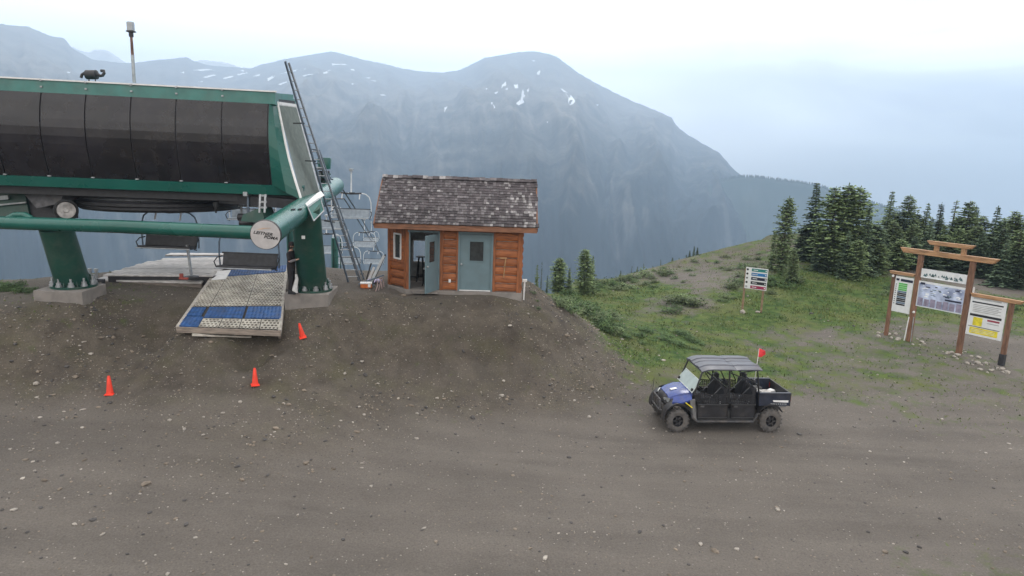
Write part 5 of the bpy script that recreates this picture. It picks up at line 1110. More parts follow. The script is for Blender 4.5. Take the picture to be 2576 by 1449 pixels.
    for s in (-1, 1): mb = MB(); mb.lathe([(0, .02), (.045, .015), (.045, -.03)], p0 + Vector((.0, s * .60, .07)), 10, rot=Matrix.Rotation(math.radians(60), 3, 'Y')); mb.build('clamp_knob', M_BLACK, w_)
    # cage and roof
    xr0, xr1, xm, xf = .42, .48, 1.42, fx - .86; zt = 1.90
    for s in (-1, 1):
        mb = MB(); mb.tube([(xr0 - .02, s * .70, .84), (xr1, s * .66, 1.50), (xr1 + .04, s * .62, zt - .06), (xm, s * .63, zt - .02), (xf, s * .62, zt - .04), (xf + .16, s * .64, zt - .14), (fx - .48, s * .70, 1.12)], .028, 8); B(mb, 'cage_rail', TB, smooth=True)
        mb = MB(); mb.tube([(xm - .04, s * .72, .84), (xm, s * .66, 1.50), (xm, s * .63, zt - .03)], .026, 8); B(mb, 'cage_pillar', TB)
        mb = MB(); mb.tube([(xr1 + .05, s * .55, 1.45), (xm - .05, s * .62, 1.75)], .018, 6); mb.tube([(xm + .05, s * .6, 1.30), (xf, s * .62, 1.78)], .018, 6); B(mb, 'grab_bar', TB)
    mb = MB()
    for x, z in ((xr1 + .04, zt - .06), (xm, zt - .03), (xf + .1, zt - .08), (xr1, 1.40), (xm, 1.35)): mb.tube([(x, -.64, z), (x, .64, z)], .024, 6)
    mb.tube([(xr1, -.6, 1.4), (xr1 + .04, .6, zt - .06)], .018, 6); mb.tube([(xm, .6, 1.35), (xm, -.6, zt - .06)], .018, 6); B(mb, 'cage_crossbar', TB)
    ys = [-.76, -.62, -.50, -.46, -.28, -.24, -.04, 0, .04, .24, .28, .46, .50, .62, .76]; up = [0, .035, .04, .065, .065, .04, .04, .02, .04, .04, .065, .065, .04, .035, 0]
    for (xa, xb) in ((.42, 1.26), (1.27, xf + .20)):
        secs = []
        for i in range(7):
            w = i / 6; x = lerp(xa, xb, w); e = .0 if .02 < w < .98 else -.02; dz = -.07 * max(0, (x - (xf - .05)) / .25) - .04 * max(0, (.35 - x) / .15)
            nar = 1 - .06 * max(0, (x - (xf - .25)) / .45)
            topl = [(x, y * nar, zt + u_ + dz + e) for y, u_ in zip(ys, up)]; bot = [(x, y * nar, zt - .035 + dz) for y in (.76, .0, -.76)]; secs.append(topl + bot)
        mb = MB(); mb.loft(secs); B(mb, 'roof_panel', RF, smooth=True, ang=math.radians(25))
    # seats, wheel
    for x0 in (.62, 1.55):
        for yy in (-.34, .34):
            mb = MB(); mb.box((x0 + .22, yy, .68), (.46, .52, .16)); s_ = B(mb, 'seat', SEAT, bevel=.05); mb = MB(); mb.box((x0 - .06, yy, 1.02), (.14, .52, .56), rot=Matrix.Rotation(-.18, 3, 'Y')); mb.build('backrest', SEAT, s_, bevel=.05)
            mb = MB(); mb.box((x0 - .13, yy, 1.40), (.09, .26, .16)); mb.build('headrest', SEAT, s_, bevel=.03)
            mb = MB(); mb.box((x0 + .2, yy, .48), (.4, .46, .24)); mb.build('seat_base', PLD, s_)
            mb = MB(); mb.bar((x0 + .0, yy + .12, 1.30), (x0 + .28, yy - .15, .80), .045, .01, up=(1, 0, 1)); mb.build('seat_belt', mat('belt_grey', (.16, .16, .17), .8), s_)
            mb = MB(); mb.box((x0 + .05, yy + .2, .82), (.04, .03, .07)); mb.build('buckle', M_WHITE, s_)
    mb = MB(); c = Vector((fx - .88, .34, 1.12)); rot = Matrix.Rotation(math.radians(-55), 3, 'Y'); mb.tube([c + rot @ Vector((.17 * math.cos(a), .17 * math.sin(a), 0)) for a in np.linspace(0, 5.9, 16)], .016, 6, closed=True); mb.bar(c, c + Vector((.2, 0, -.12)), .04, .04); B(mb, 'steering_wheel', TB)
    # cargo bed
    x0, x1, zb0, zb1 = -.58, .42, .80, 1.16
    mb = MB(); mb.box(((x0 + x1) / 2, 0, zb0 + .02), (x1 - x0, 1.36, .05)); 
    mb.box((x1 - .02, 0, (zb0 + zb1) / 2), (.05, 1.40, zb1 - zb0))
    for s in (-1, 1): mb.box(((x0 + x1) / 2, s * .70, (zb0 + zb1) / 2), (x1 - x0, .05, zb1 - zb0)); mb.box(((x0 + x1) / 2, s * .71, zb1 + .015), (x1 - x0 + .02, .09, .04))
    bed = B(mb, 'cargo_bed', mat('navy_plastic', (.014, .020, .040), .45, var=.25, dirt=.2))
    mb = MB(); mb.box((x0 - .02, 0, (zb0 + zb1) / 2), (.05, 1.42, zb1 - zb0 + .04)); mb.build('tailgate', PL, bed, bevel=.01)
    mb = MB(); mb.prism([(x0 + .05, .733, zb0 + .10), (-.05, .733, zb0 + .12), (-.02, .733, zb0 + .17), (x0 + .05, .733, zb0 + .17)], (0, .004, 0)); mb.build('side_lettering_stripe', M_WHITE, bed)
    mb = MB()
    for i in range(9): mb.box((x0 + .12 + i * .06, .733, zb0 + .055), (.035, .004, .04))
    mb.build('side_lettering', M_GALV, bed)
    for s in (-1, 1): mb = MB(); mb.box((x0 - .02, s * .66, 1.0), (.06, .08, .16)); mb.build('tail_light', mat('tail_red', (.35, .02, .02), .3), bed)
    mb = MB(); mb.box((-.15, 0, .62), (.6, .7, .26)); B(mb, 'engine_block', PLD); mb = MB(); mb.tube([(-.5, .2, .62), (-.75, .2, .64)], .06, 10); B(mb, 'exhaust', M_GALV)
    # warning flag on its whip
    mb = MB(); mb.tube([(.22, -.15, 1.0), (.16, -.15, 2.28)], .010, 6); fl = B(mb, 'flag_whip', M_WHITE); 
    mb = MB(); n = 6; pts = [(.165 - .30 * math.sin(0) + 0, -.15, 2.28)]
    mb.prism([(.16, -.15, 2.30), (-.02, -.10, 2.24), (-.06, -.14, 2.12), (.06, -.17, 2.02), (.17, -.15, 2.04)], (0, .012, 0)); mb.build('flag', mat('red_flag', (.85, .05, .06), .6), fl)
    # load in the bed: separate things
    M = Matrix.Translation(org) @ Matrix.Rotation(rz, 4, 'Z') @ Matrix.Rotation(-tilt, 4, 'Y') @ Matrix.Diagonal((1, 1.03, 1.08, 1))
    for i, (x, y, r_, lab, mm_) in enumerate([(.16, -.1, .22, 'large pale bag in the buggy bed nearest the cab', mat('pale_bag', (.5, .48, .46), .8, var=.3)), (-.14, -.05, .19, 'pale crumpled bag in the middle of the buggy bed', MATS['pale_bag']), (-.42, -.2, .15, 'small white bag at the back of the buggy bed', M_WHITE), (.0, -.42, .19, 'dark tangled strap bundle on the far side of the buggy bed', PL)]):
        mb = MB(); mb.rock((0, 0, r_ * .55), r_ * 1.1); mb.rock((.1, .05, r_ * .5), r_ * .7); o = mb.build('load_bag', mm_, None, smooth=True); o.location = M @ Vector((x, y, zb0 + .05)); tag(o, lab, 'bag', 'load in the buggy bed')
    return t
buggy()
# ================================================================ SIGNS
M_POST = mat('stained_post', (.19, .095, .056), .7, var=.3, scale=2, stretch=(5, 5, 1), bump=.3, bscale=20, objrand=.12)
M_BEAMC = mat('golden_beam', (.36, .20, .10), .65, var=.25, scale=2, stretch=(1, 6, 6), bump=.2)
M_SHEET = mat('sign_white', (.66, .67, .68), .5, var=.04); M_NAVY = mat('sign_navy', (.012, .014, .04), .5); M_SBLK = mat('sign_black', (.015, .015, .02), .5)
def kiosk():
    a, b = hit(2286, 858), hit(2411, 891); ex = (b - a); W = math.hypot(ex.x, ex.y); ex.z = 0; ex.normalize(); rz = math.atan2(ex.y, ex.x); slope = (b.z - a.z)
    t = thing('map_kiosk', 'tall stained timber trail map kiosk with white boards on the grass', 'information board', a, rz)
    def B(mb, n, m, par=t, **k): return mb.build(n, m, par, **k)
    fr = -.02                                               # boards face -y (to the viewer)
    zc1, zc2 = proj(a)[2], proj(b)[2]
    H1 = P(2326, 630, zc1).z - a.z; H2 = P(2447, 660, zc2).z - a.z; H = (H1 + H2) / 2 + .02
    a0 = hit(2229, 843); b0 = hit(2476, 922); xl = -(a0 - a).length; xr = W + (b0 - b).length; hl = P(2252, 684, proj(a0)[2]).z - a.z; hr = P(2500, 758, proj(b0)[2]).z - a.z
    dz0, dz1 = a0.z - a.z - .3, b0.z - a.z - .3
    for x, z0, z1, w in ((0, -.3, H, .20), (W, slope - .3, H, .20), (xl, dz0, hl, .15), (xr, dz1, hr, .17)):
        mb = MB(); mb.box((x, 0, (z0 + z1) / 2), (w, w * .9, z1 - z0)); B(mb, 'post', M_POST, bevel=.01)
    def beam(x0, x1, z, h, d, y=0, sk=.18):
        mb = MB(); mb.prism([(x0, y - d / 2, z + h), (x1, y - d / 2, z + h), (x1 - sk, y - d / 2, z), (x0 + sk, y - d / 2, z)], (0, d, 0)); return B(mb, 'beam', M_BEAMC, bevel=.008)
    beam(-.95, W + .98, H, .22, .26); 
    for x in (W * .28, W * .80): mb = MB(); mb.box((x, 0, H + .22 + .14), (.16, .16, .28)); B(mb, 'short_post', M_BEAMC)
    beam(W * .28 - .42, W * .80 + .42, H + .50, .17, .22, sk=.15)
    beam(xl - .22, .0 - .11, hl, .13, .18, sk=.08); beam(W + .11, xr + .42, hr, .15, .20, sk=.10)
    mb = MB(); mb.bar((xr, -.02, dz1 + .25), (xr, -.02, dz1 + .80), .20, .20); B(mb, 'post_shoe', M_DARK)
    def panel(x0, x1, z0, z1, name, lab=None): mb = MB(); mb.box(((x0 + x1) / 2, -.05, (z0 + z1) / 2), (x1 - x0, .025, z1 - z0)); return B(mb, name, M_SHEET, label=lab)
    def strip(p, x0, x1, z0, z1, m, n='printed_bar', e=0): mb = MB(); mb.box(((x0 + x1) / 2, -.066 - e, (z0 + z1) / 2), (x1 - x0, .004, z1 - z0)); return mb.build(n, m, p)
    # top strip picture and main trail map
    TX0, TX1 = .14, W - .12
    def zat(u, v, w): # height of a pixel on the board plane
        base = a.lerp(b, w); return P(u, v, lerp(zc1, zc2, w)).z - a.z
    zt1, zt0 = (zat(2333, 665, .06) + zat(2434, 692, .94)) / 2, (zat(2330, 686, .06) + zat(2431, 717, .94)) / 2
    zm1, zm0 = (zat(2317, 696, .05) + zat(2430, 725, .95)) / 2, (zat(2308, 761, .05) + zat(2413, 792, .95)) / 2
    p = panel(TX0, TX1, zt0, zt1, 'header_panel', 'white header board with row of dark tree shapes')
    rr = random.Random(3); mb = MB()
    for i in range(26):
        x = lerp(TX0 + .15, TX1 - .15, rr.random()); h_ = rr.uniform(.04, .14); z = zt0 + rr.uniform(.05, .16)
        mb.prism([(x - h_ * .5, -.0665, z), (x + h_ * .5, -.0665, z), (x, -.0665, z + h_)], (0, -.003, 0))
    mb.build('printed_trees', mat('print_teal', (.07, .13, .14), .6), p); strip(p, TX0 + .1, TX1 - .1, zt0 + .015, zt0 + .05, mat('print_snow', (.8, .82, .85), .6))
    p = panel(TX0 - .04, TX1 + .04, zm0, zm1, 'map_panel', 'wide pale blue printed trail map')
    mm_ = mat('printed_map', (.42, .47, .60), .5, var=.5, scale=2.4, c2=(.16, .19, .30)); strip(p, TX0, TX1, zm0 + .04, zm1 - .09, mm_, 'map_print')
    hh = zm1 - zm0; cw = (TX1 - TX0) / 7
    for i in range(7): strip(p, TX0 + cw * i + .03, TX0 + cw * (i + 1) - .03, zm0 + .06, zm0 + hh * .36 - .04 * (i % 2), mat('print_mauve', (.26, .23, .31), .6, var=.2), 'legend_block', e=.004)
    for i in range(44):
        x = lerp(TX0 + .1, TX1 - .1, rr.random()); z = lerp(zm0 + hh * .40, zm1 - .14, rr.random()); w = rr.uniform(.04, .2); strip(p, x - w / 2, x + w / 2, z, z + rr.uniform(.015, .05), rr.choice([M_NAVY, MATS['print_teal'], MATS['print_snow'], MATS['print_snow']]), 'map_mark', e=.004)
    strip(p, TX1 - .75, TX1 - .06, zm0 + hh * .40, zm0 + hh * .46, M_NAVY, e=.009); strip(p, TX0 + .06, TX0 + .25, zm1 - .15, zm1 - .05, M_NAVY, 'map_logo', e=.009)
    # left board
    xa, xb = xl + .12, -.14; z1_, z0_ = (P(2260, 687, proj(a0)[2]).z + P(2305, 699, zc1).z) / 2 - a.z, (P(2248, 776, proj(a0)[2]).z + P(2286, 790, zc1).z) / 2 - a.z
    p = panel(xa, xb, z0_, z1_, 'left_panel', 'white board with green and dark run list'); h = z1_ - z0_; w = xb - xa
    strip(p, xa + w * .30, xb - .03, z1_ - h * .13, z1_ - h * .06, M_NAVY); strip(p, xa + w * .05, xa + w * .22, z1_ - h * .12, z1_ - h * .06, M_NAVY, 'badge')
    gm = mat('print_green', (.10, .42, .09), .6); gt = mat('print_slate', (.10, .15, .22), .6)
    for i in range(4): strip(p, xa + w * .22, xa + w * .70, z1_ - h * (.22 + i * .055), z1_ - h * (.175 + i * .055), gm)
    for i in range(8): strip(p, xa + w * .20, xa + w * .70, z1_ - h * (.44 + i * .052), z1_ - h * (.398 + i * .052), gt if i % 3 == 0 else M_SBLK)
    for i in range(10): strip(p, xa + w * .06, xa + w * .11, z1_ - h * (.24 + i * .06), z1_ - h * (.215 + i * .06), M_SBLK, 'printed_dot')
    # right board
    xa, xb = W + .16, xr - .14; z1_, z0_ = (P(2445, 739, zc2).z + P(2500, 755, proj(b0)[2]).z) / 2 - a.z, (P(2426, 836, zc2).z + P(2482, 857, proj(b0)[2]).z) / 2 - a.z
    p = panel(xa, xb, z0_, z1_, 'right_panel', 'white notice board with yellow lower blocks'); h = z1_ - z0_; w = xb - xa; YL = mat('print_yellow', (.66, .56, .03), .6); LG = mat('print_grey', (.38, .38, .38), .6)
    strip(p, xa + w * .08, xb - w * .15, z1_ - h * .06, z1_ - h * .03, LG); strip(p, xa + w * .06, xb - w * .08, z1_ - h * .155, z1_ - h * .12, M_SBLK)
    for i in range(5): strip(p, xa + w * .10, xb - w * (.12 + .08 * (i % 2)), z1_ - h * (.215 + i * .042), z1_ - h * (.198 + i * .042), LG)
    strip(p, xa + w * .05, xb - w * .08, z1_ - h * .50, z1_ - h * .44, M_SBLK); strip(p, xa + w * .16, xa + w * .42, z1_ - h * .74, z1_ - h * .52, YL); strip(p, xa + w * .55, xb - w * .12, z1_ - h * .575, z1_ - h * .53, mat('print_crimson', (.30, .04, .07), .6)); strip(p, xa + w * .55, xb - w * .12, z1_ - h * .64, z1_ - h * .62, LG)
    strip(p, xa + w * .05, xb - w * .08, z1_ - h * .775, z1_ - h * .76, M_SBLK); strip(p, xa + w * .10, xb - w * .12, z1_ - h * .95, z1_ - h * .79, YL)
    for i in range(3): strip(p, xa + w * .14, xb - w * .2, z1_ - h * (.84 + i * .035), z1_ - h * (.832 + i * .035), M_SHEET, e=.004)
    # small fittings
    for x, z in ((xl + .02, hl - .10), (0.1, zm0 - .30)): mb = MB(); mb.lathe([(0, .04), (.05, .03), (.06, 0)], (x, -.12, z), 10, rot=Matrix.Rotation(math.radians(90), 3, 'X')); B(mb, 'round_disc', M_WHITE)
    mb = MB(); mb.bar((-.16, -.1, -.05), (-.10, -.08, z0_ * .0 + 1.15), .05, .04); B(mb, 'white_stake', M_WHITE); mb = MB(); mb.bar((.14, -.1, .0), (.12, -.1, 1.2), .03, .03); B(mb, 'thin_stake', M_GALV)
    mb = MB(); mb.box((W + .16, .05, zm1 - .1), (.06, .03, .36)); B(mb, 'side_tag', M_WHITE)
    return a, b, a0, b0
KA, KB, KA0, KB0 = kiosk()
def run_sign():
    a, b = hit(1866, 778), hit(1914, 786); ex = b - a; W = math.hypot(ex.x, ex.y); ex.normalize(); rz = math.atan2(ex.y, ex.x); zc = proj(a)[2]
    t = thing('run_sign', 'small white sign board with coloured run bars on two thin posts', 'sign', a, rz)
    top = P(1871, 668, zc).z - a.z; bot = P(1869, 722, zc).z - a.z; Wp = 53 / F * zc
    for x, dz in ((.02, 0), (W, b.z - a.z)): mb = MB(); mb.box((x, .03, (top - .1 + dz - .3) / 2), (.09, .09, top + .2 - dz)); mb.build('post', mat('thin_post', (.26, .17, .11), .8, var=.25), t)
    x0 = .03; mb = MB(); mb.box((x0 + Wp / 2, -.03, (top + bot) / 2), (Wp, .03, top - bot)); p = mb.build('sign_board', M_SHEET, t)
    cols = [mat('bar_teal', (.015, .17, .16), .5), mat('bar_blue', (.02, .15, .38), .5), M_NAVY, M_SBLK, mat('bar_crimson', (.28, .02, .07), .5)]; h = (top - bot) / 5
    for i, c in enumerate(cols):
        z1 = top - h * i - h * .17; z0 = top - h * (i + 1) + h * .14
        mb = MB(); mb.box((x0 + Wp * .62, -.048, (z0 + z1) / 2), (Wp * .70, .006, z1 - z0)); mb.build('colour_bar', c, p)
        for k, w in ((.36, .10), (.46, .07)): mb = MB(); mb.box((x0 + Wp * (k + w / 2), -.053, (z0 + z1) / 2), (Wp * (.22 if i == 1 and k == .36 else w + .03), .003, h * .16)); mb.build('white_lettering', M_SHEET, p)
        mb = MB(); mb.box((x0 + Wp * .92, -.053, (z0 + z1) / 2), (Wp * .05, .003, h * .26)); mb.build('white_number', M_SHEET, p)
        mb = MB(); mb.lathe([(0, .003), (h * .26, .003), (h * .26, 0)], (x0 + Wp * .08, -.047, (z0 + z1) / 2), 4 if i == 2 else 12, rot=Matrix.Rotation(math.radians(90), 3, 'X')); mb.build('run_symbol', M_SBLK if i < 4 else mat('symbol_grey', (.35, .35, .36), .6), p)
    return a, b
SA, SB_ = run_sign()

# ================================================================ VEGETATION
def leafmat(name, c, c2, r=.8):
    m = mat(name, c, r, var=.3, scale=1.3, c2=c2, objrand=.18, spec=.15); return m
L_DARK = leafmat('spruce_needles', (.105, .148, .085), (.056, .084, .058)); L_MID = leafmat('fir_needles', (.165, .215, .098), (.085, .122, .066)); L_LARCH = leafmat('larch_needles', (.205, .270, .120), (.110, .160, .078)); L_SHRUB = leafmat('shrub_leaves', (.085, .135, .050), (.035, .065, .028)); L_OLIVE = leafmat('willow_leaves', (.12, .145, .075), (.06, .085, .04))
M_BARK = mat('bark', (.11, .085, .07), .9, var=.3, scale=9, bump=.5)
def conifer_meshes(h, rad, style, seed):
    rr = random.Random(seed); tr = MB(); lean = rr.uniform(-.03, .03) * h; n = 7
    pts = [(lean * (i / n) ** 2, 0, h * i / n * .97) for i in range(n + 1)]; tr.tube(pts, [.016 * h * (1 - .92 * i / n) + .008 for i in range(n + 1)], 7)
    cr = MB(); step = .15 if style != 'larch' else .13; z = h * (.04 if style != 'snag' else .25)
    while z < h * .985:
        w = z / h; pr = (1 - w) ** (.80 if style == 'spruce' else .42) * rad
        if style == 'larch': pr = rad * max(.05, math.sin(math.pi * (w * .90 + .08))) ** .62 * (1.05 - .35 * w)
        if style == 'snag': pr = rad * (.35 + .4 * rr.random()) * (1 - w * .6)
        pr = max(pr, .06); nb = 5 + int(6 * min(1, pr / .8)); a0 = rr.uniform(0, 6.28)
        cl_ = rr.uniform(.50, 1.12) if style != 'larch' else rr.uniform(.72, 1.08)
        for k in range(nb):
            if rr.random() < (.14 if style != 'snag' else .5): continue
            a = a0 + k * 6.283 / nb + rr.uniform(-.3, .3); L_ = pr * cl_ * rr.uniform(.55, 1.25); dr = -.28 if style == 'spruce' else (.12 if w > .6 else -.05); bz = z + rr.uniform(-.06, .06)
            ca, sa = math.cos(a), math.sin(a); cx = lean * w * w
            if L_ > .25: tr._a([(cx, 0, bz), (cx + ca * L_ * .9, sa * L_ * .9, bz + dr * L_ * .8), (cx + ca * L_ * .2, sa * L_ * .2, bz - .035)], [(0, 1, 2)])
            ns = max(2, int(L_ / .11))
            for s_ in range(ns):
                q = (s_ + rr.uniform(.2, .9)) / ns; 
                if q < .18 and L_ > .5: continue
                px, py, pz = cx + ca * L_ * q, sa * L_ * q, bz + dr * L_ * q + (.10 * L_ * q * q if style == 'spruce' else 0)
                for side in (-1, 1):
                    sz = rr.uniform(.17, .32) * (1.15 - .4 * q) * (1.0 if L_ > .3 else .7); an = a + side * rr.uniform(.5, 1.1)
                    tx, ty, tz = px + math.cos(an) * sz, py + math.sin(an) * sz, pz + rr.uniform(-.06, .03) - (.03 if style == 'spruce' else -.01)
                    wx, wy = -math.sin(an) * sz * .36, math.cos(an) * sz * .36; up = rr.uniform(-.07, .09)
                    cr._a([(px - wx * .4, py - wy * .4, pz), ((px + tx) / 2 + wx, (py + ty) / 2 + wy, (pz + tz) / 2 + up), (tx, ty, tz), ((px + tx) / 2 - wx, (py + ty) / 2 - wy, (pz + tz) / 2 - up * .4)], [(0, 1, 2, 3)])
        z += step * rr.uniform(.75, 1.25) * (1 if style != 'snag' else 1.3)
    for k in range(8): a = rr.uniform(0, 6.28); zz = h * rr.uniform(.93, .99); cr._a([(lean, 0, zz), (lean + .05 * math.cos(a), .05 * math.sin(a), zz + .05), (lean, 0, zz + h * .02 + .07)], [(0, 1, 2)])
    return tr, cr
LIB = {}
def tree_lib(style, k, leaf):
    key = (style, k, leaf.name)
    if key not in LIB:
        h, rad = {'spruce': (6, 1.25), 'larch': (6, 1.5), 'slim': (6, .62), 'snag': (6, .45)}[style]
        tr, cr = conifer_meshes(h, rad, 'spruce' if style == 'slim' else style, 100 + k * 7 + len(style)); LIB[key] = (tr.mesh('trunk', M_BARK), cr.mesh('crown', leaf), h, rad)
    return LIB[key]
def tree(u, vt, vb, hw, style, leaf, lab, zc=None, grp=None, k=None, name=None):
    b = hit(u, vb) if zc is None else P(u, vb, zc)
    b.z = G(b.x, b.y) - .05; z_ = proj(b)[2]; H = max(.5, P(u, vt, z_).z - b.z); k = random.randrange(3) if k is None else k
    tm, cm, h0, r0 = tree_lib(style, k, leaf); t = thing(name or ('larch_tree' if style == 'larch' else 'spruce_tree' if style != 'snag' else 'dead_tree'), lab, 'tree', b, random.uniform(0, 6.28), grp)
    s = H / h0; sw = (hw / F * z_) / r0 * 1.05; t.scale = (sw, sw, s)
    for nm, me in (('trunk', tm), ('crown', cm)): o = bpy.data.objects.new(nm, me); COL.objects.link(o); o.parent = t
    return t
GRP = 'trees on the right hand hilltop'
tree(1962, 492, 700, 36, 'larch', L_MID, 'tall narrow green tree standing alone at the left end of the hilltop wood', 46, GRP)
tree(2036, 458, 690, 52, 'spruce', L_DARK, 'dark ragged spruce rising highest behind the first green tree', 50, GRP, k=1)
tree(2078, 468, 700, 54, 'larch', L_LARCH, 'left of the three pale larches that make the big rounded clump', 47, GRP); tree(2106, 460, 700, 60, 'larch', L_LARCH, 'middle and tallest larch of the big rounded clump', 47.5, GRP); tree(2137, 466, 700, 52, 'larch', L_LARCH, 'right larch of the big rounded clump, with a dark tip', 48, GRP)
tree(2168, 512, 705, 34, 'spruce', L_DARK, 'dark dense spruce just right of the big rounded clump', 46, GRP); tree(2120, 575, 708, 34, 'spruce', L_DARK, 'low dark spruce at the foot of the rounded clump', 45, GRP)
tree(2216, 480, 690, 38, 'spruce', L_MID, 'tall spruce with open tip right of the dark dense one', 54, GRP); tree(2262, 488, 690, 34, 'larch', L_MID, 'thin topped larch with sky showing through its tip', 55, GRP)
tree(2308, 510, 690, 34, 'spruce', L_MID, 'pointed spruce above the left end of the kiosk beam', 54, GRP); tree(2343, 508, 690, 22, 'slim', L_DARK, 'slim dark spruce directly above the kiosk top beam', 55, GRP); tree(2376, 500, 690, 18, 'snag', L_MID, 'thin half bare tree leaning above the kiosk', 55, GRP)
tree(2412, 502, 690, 40, 'larch', L_MID, 'bushy double topped larch above the right kiosk post', 53, GRP); tree(2434, 515, 690, 20, 'slim', L_DARK, 'slim spruce touching the bushy double topped larch', 54, GRP)
tree(2482, 515, 700, 38, 'spruce', L_DARK, 'dark stepped spruce near the right edge, above the right panel', 50, GRP); tree(2530, 528, 700, 46, 'larch', L_MID, 'greyish broad larch just inside the right edge', 48, GRP); tree(2572, 512, 705, 40, 'spruce', L_DARK, 'dark spruce cut by the right edge of the picture', 47, GRP)
fill = [(2195,560,48),(2235,555,50),(2280,560,51),(2325,560,50),(2290,590,48),(2360,565,51),(2395,570,50),(2440,565,50),(2460,580,48),(2505,570,46),(2550,575,45),(2590,560,46),(2255,600,48),(2205,610,47),(2340,605,48),(2380,600,49),(2425,605,48),(2520,610,44),(2565,620,43),(2600,540,50),(2150,600,45),(2060,585,46),(2015,560,50),(2620,600,44),(2230,530,56),(2290,535,56),(2350,540,57),(2450,540,55),(2500,545,50),(2545,540,49),(2565,548,48),(2395,545,55),(2325,545,55),(2250,545,55),(2180,560,52),(2610,535,48)]
for i, (u, vt, zc) in enumerate(sorted(fill)):
    tree(u, vt, 690, random.randint(30, 42), random.choice(['spruce', 'larch', 'larch']), random.choice([L_DARK, L_DARK, L_MID, L_MID, L_LARCH]), ORD[i] + ' from the left of the shorter conifers packing the hilltop wood', zc + random.uniform(-1, 1), 'conifers filling the hilltop wood')
tree(1990, 625, 712, 20, 'larch', L_MID, 'small bushy tree at the foot of the tall narrow one', 43, GRP); tree(1938, 575, 690, 14, 'slim', L_MID, 'short thin conifer on the left of the tall narrow tree', 47, GRP)
G2 = 'small trees on the brow behind the cabin'
tree(1404, 645, 728, 30, 'larch', L_LARCH, 'left of the two bushy conifers on the brow right of the cabin', 40, G2); tree(1470, 622, 722, 30, 'larch', L_LARCH, 'tallest bushy conifer on the brow right of the cabin', 41, G2); tree(1488, 640, 722, 17, 'spruce', L_MID, 'conifer half merged with the tallest bushy one', 42, G2); tree(1432, 672, 724, 16, 'spruce', L_MID, 'small low conifer between the two bushy ones', 40, G2)
tree(1350, 660, 712, 13, 'spruce', L_MID, 'small conifer nearest the right wall of the cabin', 38, G2); tree(1361, 655, 712, 4, 'snag', L_DARK, 'bare thin spike tree right beside the cabin corner', 38, G2); tree(1376, 690, 716, 5, 'slim', L_DARK, 'tiny dark conifer between cabin and bushy pair', 38, G2)
G3 = 'little dark trees along the ridge line'
for u, vt, vb, hw, zc, st, lab in [(1733,629,664,5,56,'slim','left of the three dark conifers on the ridge line'),(1743,618,664,6,57,'slim','tallest of the three dark conifers on the ridge line'),(1752,622,663,6,57,'slim','right of the three dark conifers on the ridge line'),(1707,648,668,4,57,'slim','small dark conifer just left of the three on the ridge'),(1661,652,680,3,55,'snag','thin bare spike standing on the grassy ridge'),(1690,656,674,5,56,'slim','low dark conifer midway along the grassy ridge'),
                                (1618,662,690,3,53,'snag','slender spike left of the ridge boulders'),(1588,668,694,3,52,'snag','leaning spike at the low end of the ridge'),(1560,688,704,4,50,'slim','tiny conifer at the low left end of the ridge'),(1640,668,685,3,55,'snag','short spike beside the slender ones on the ridge'),(1725,640,668,4,57,'slim','little conifer touching the left of the three ridge ones'),(1602,680,693,4,52,'slim','stub of a conifer between two ridge spikes')]:
    tree(u, vt, vb, hw, st, L_DARK, lab, zc, G3)
# shrubs: low mounds of leaves
def shrub_mesh(seed, leaf, n=420):
    rr = random.Random(seed); mb = MB(); lobes = [(rr.uniform(-.6, .6), rr.uniform(-.5, .5), rr.uniform(.35, .6)) for _ in range(5)]
    for _ in range(n):
        lx, ly, lr = rr.choice(lobes); a = rr.uniform(0, 6.28); e = math.acos(rr.uniform(0, 1)); q = rr.uniform(.45, 1.05)
        x, y, z = lx + lr * q * math.sin(e) * math.cos(a), ly + lr * q * math.sin(e) * math.sin(a), max(.02, lr * 1.25 * q * math.cos(e) + rr.uniform(-.05, .08)); s = rr.uniform(.07, .14); a2 = rr.uniform(0, 6.28); t_ = rr.uniform(-.6, .9)
        dx, dy, dz = math.cos(a2) * s, math.sin(a2) * s, s * t_; wx, wy = -math.sin(a2) * s * .45, math.cos(a2) * s * .45
        mb._a([(x, y, z), (x + dx / 2 + wx, y + dy / 2 + wy, z + dz / 2), (x + dx, y + dy, z + dz), (x + dx / 2 - wx, y + dy / 2 - wy, z + dz / 2)], [(0, 1, 2, 3)])
    return mb.mesh('shrub', leaf)
SHR = [shrub_mesh(i, m) for i, m in enumerate([L_SHRUB, L_SHRUB, L_OLIVE, L_MID, L_OLIVE])]
def shrub(u, v, wpx, lab, grp, flat=.7, k=None, zc=None):
    b = hit(u, v) if zc is None else P(u, v, zc); b.z = G(b.x, b.y) - .03; z_ = proj(b)[2]; me = SHR[random.randrange(len(SHR)) if k is None else k]; o = bpy.data.objects.new('shrub', me); COL.objects.link(o); o.location = b; s = wpx / F * z_ / 1.35
    o.scale = (s, s, s * min(1.0, flat * 1.35) * random.uniform(.8, 1.2)); o.rotation_euler[2] = random.uniform(0, 6.28); tag(o, lab, 'shrub', grp)
rr = random.Random(21)
def shr_area(n, us, vsf, w, lab, grp, **k):
    q = sorted(rr.uniform(*us) for _ in range(n))
    for i, u in enumerate(q): v = vsf(u) + rr.uniform(-1, 1) * k.get('dv', 8); shrub(u, v, rr.uniform(*w), ORD[i] + ' from the left, ' + lab, grp, k.get('flat', .7), k.get('k'))
shr_area(36, (1395, 1560), lambda u: 745 + (u - 1395) * .55, (28, 60), 'green gully shrub beside the gravel mound', 'shrubs in the gully', dv=22)
shr_area(26, (1560, 1760), lambda u: 842 + (u - 1560) * .10, (20, 44), 'low green shrub between gravel slope and meadow', 'shrubs below the meadow', dv=20, flat=.5, k=0)
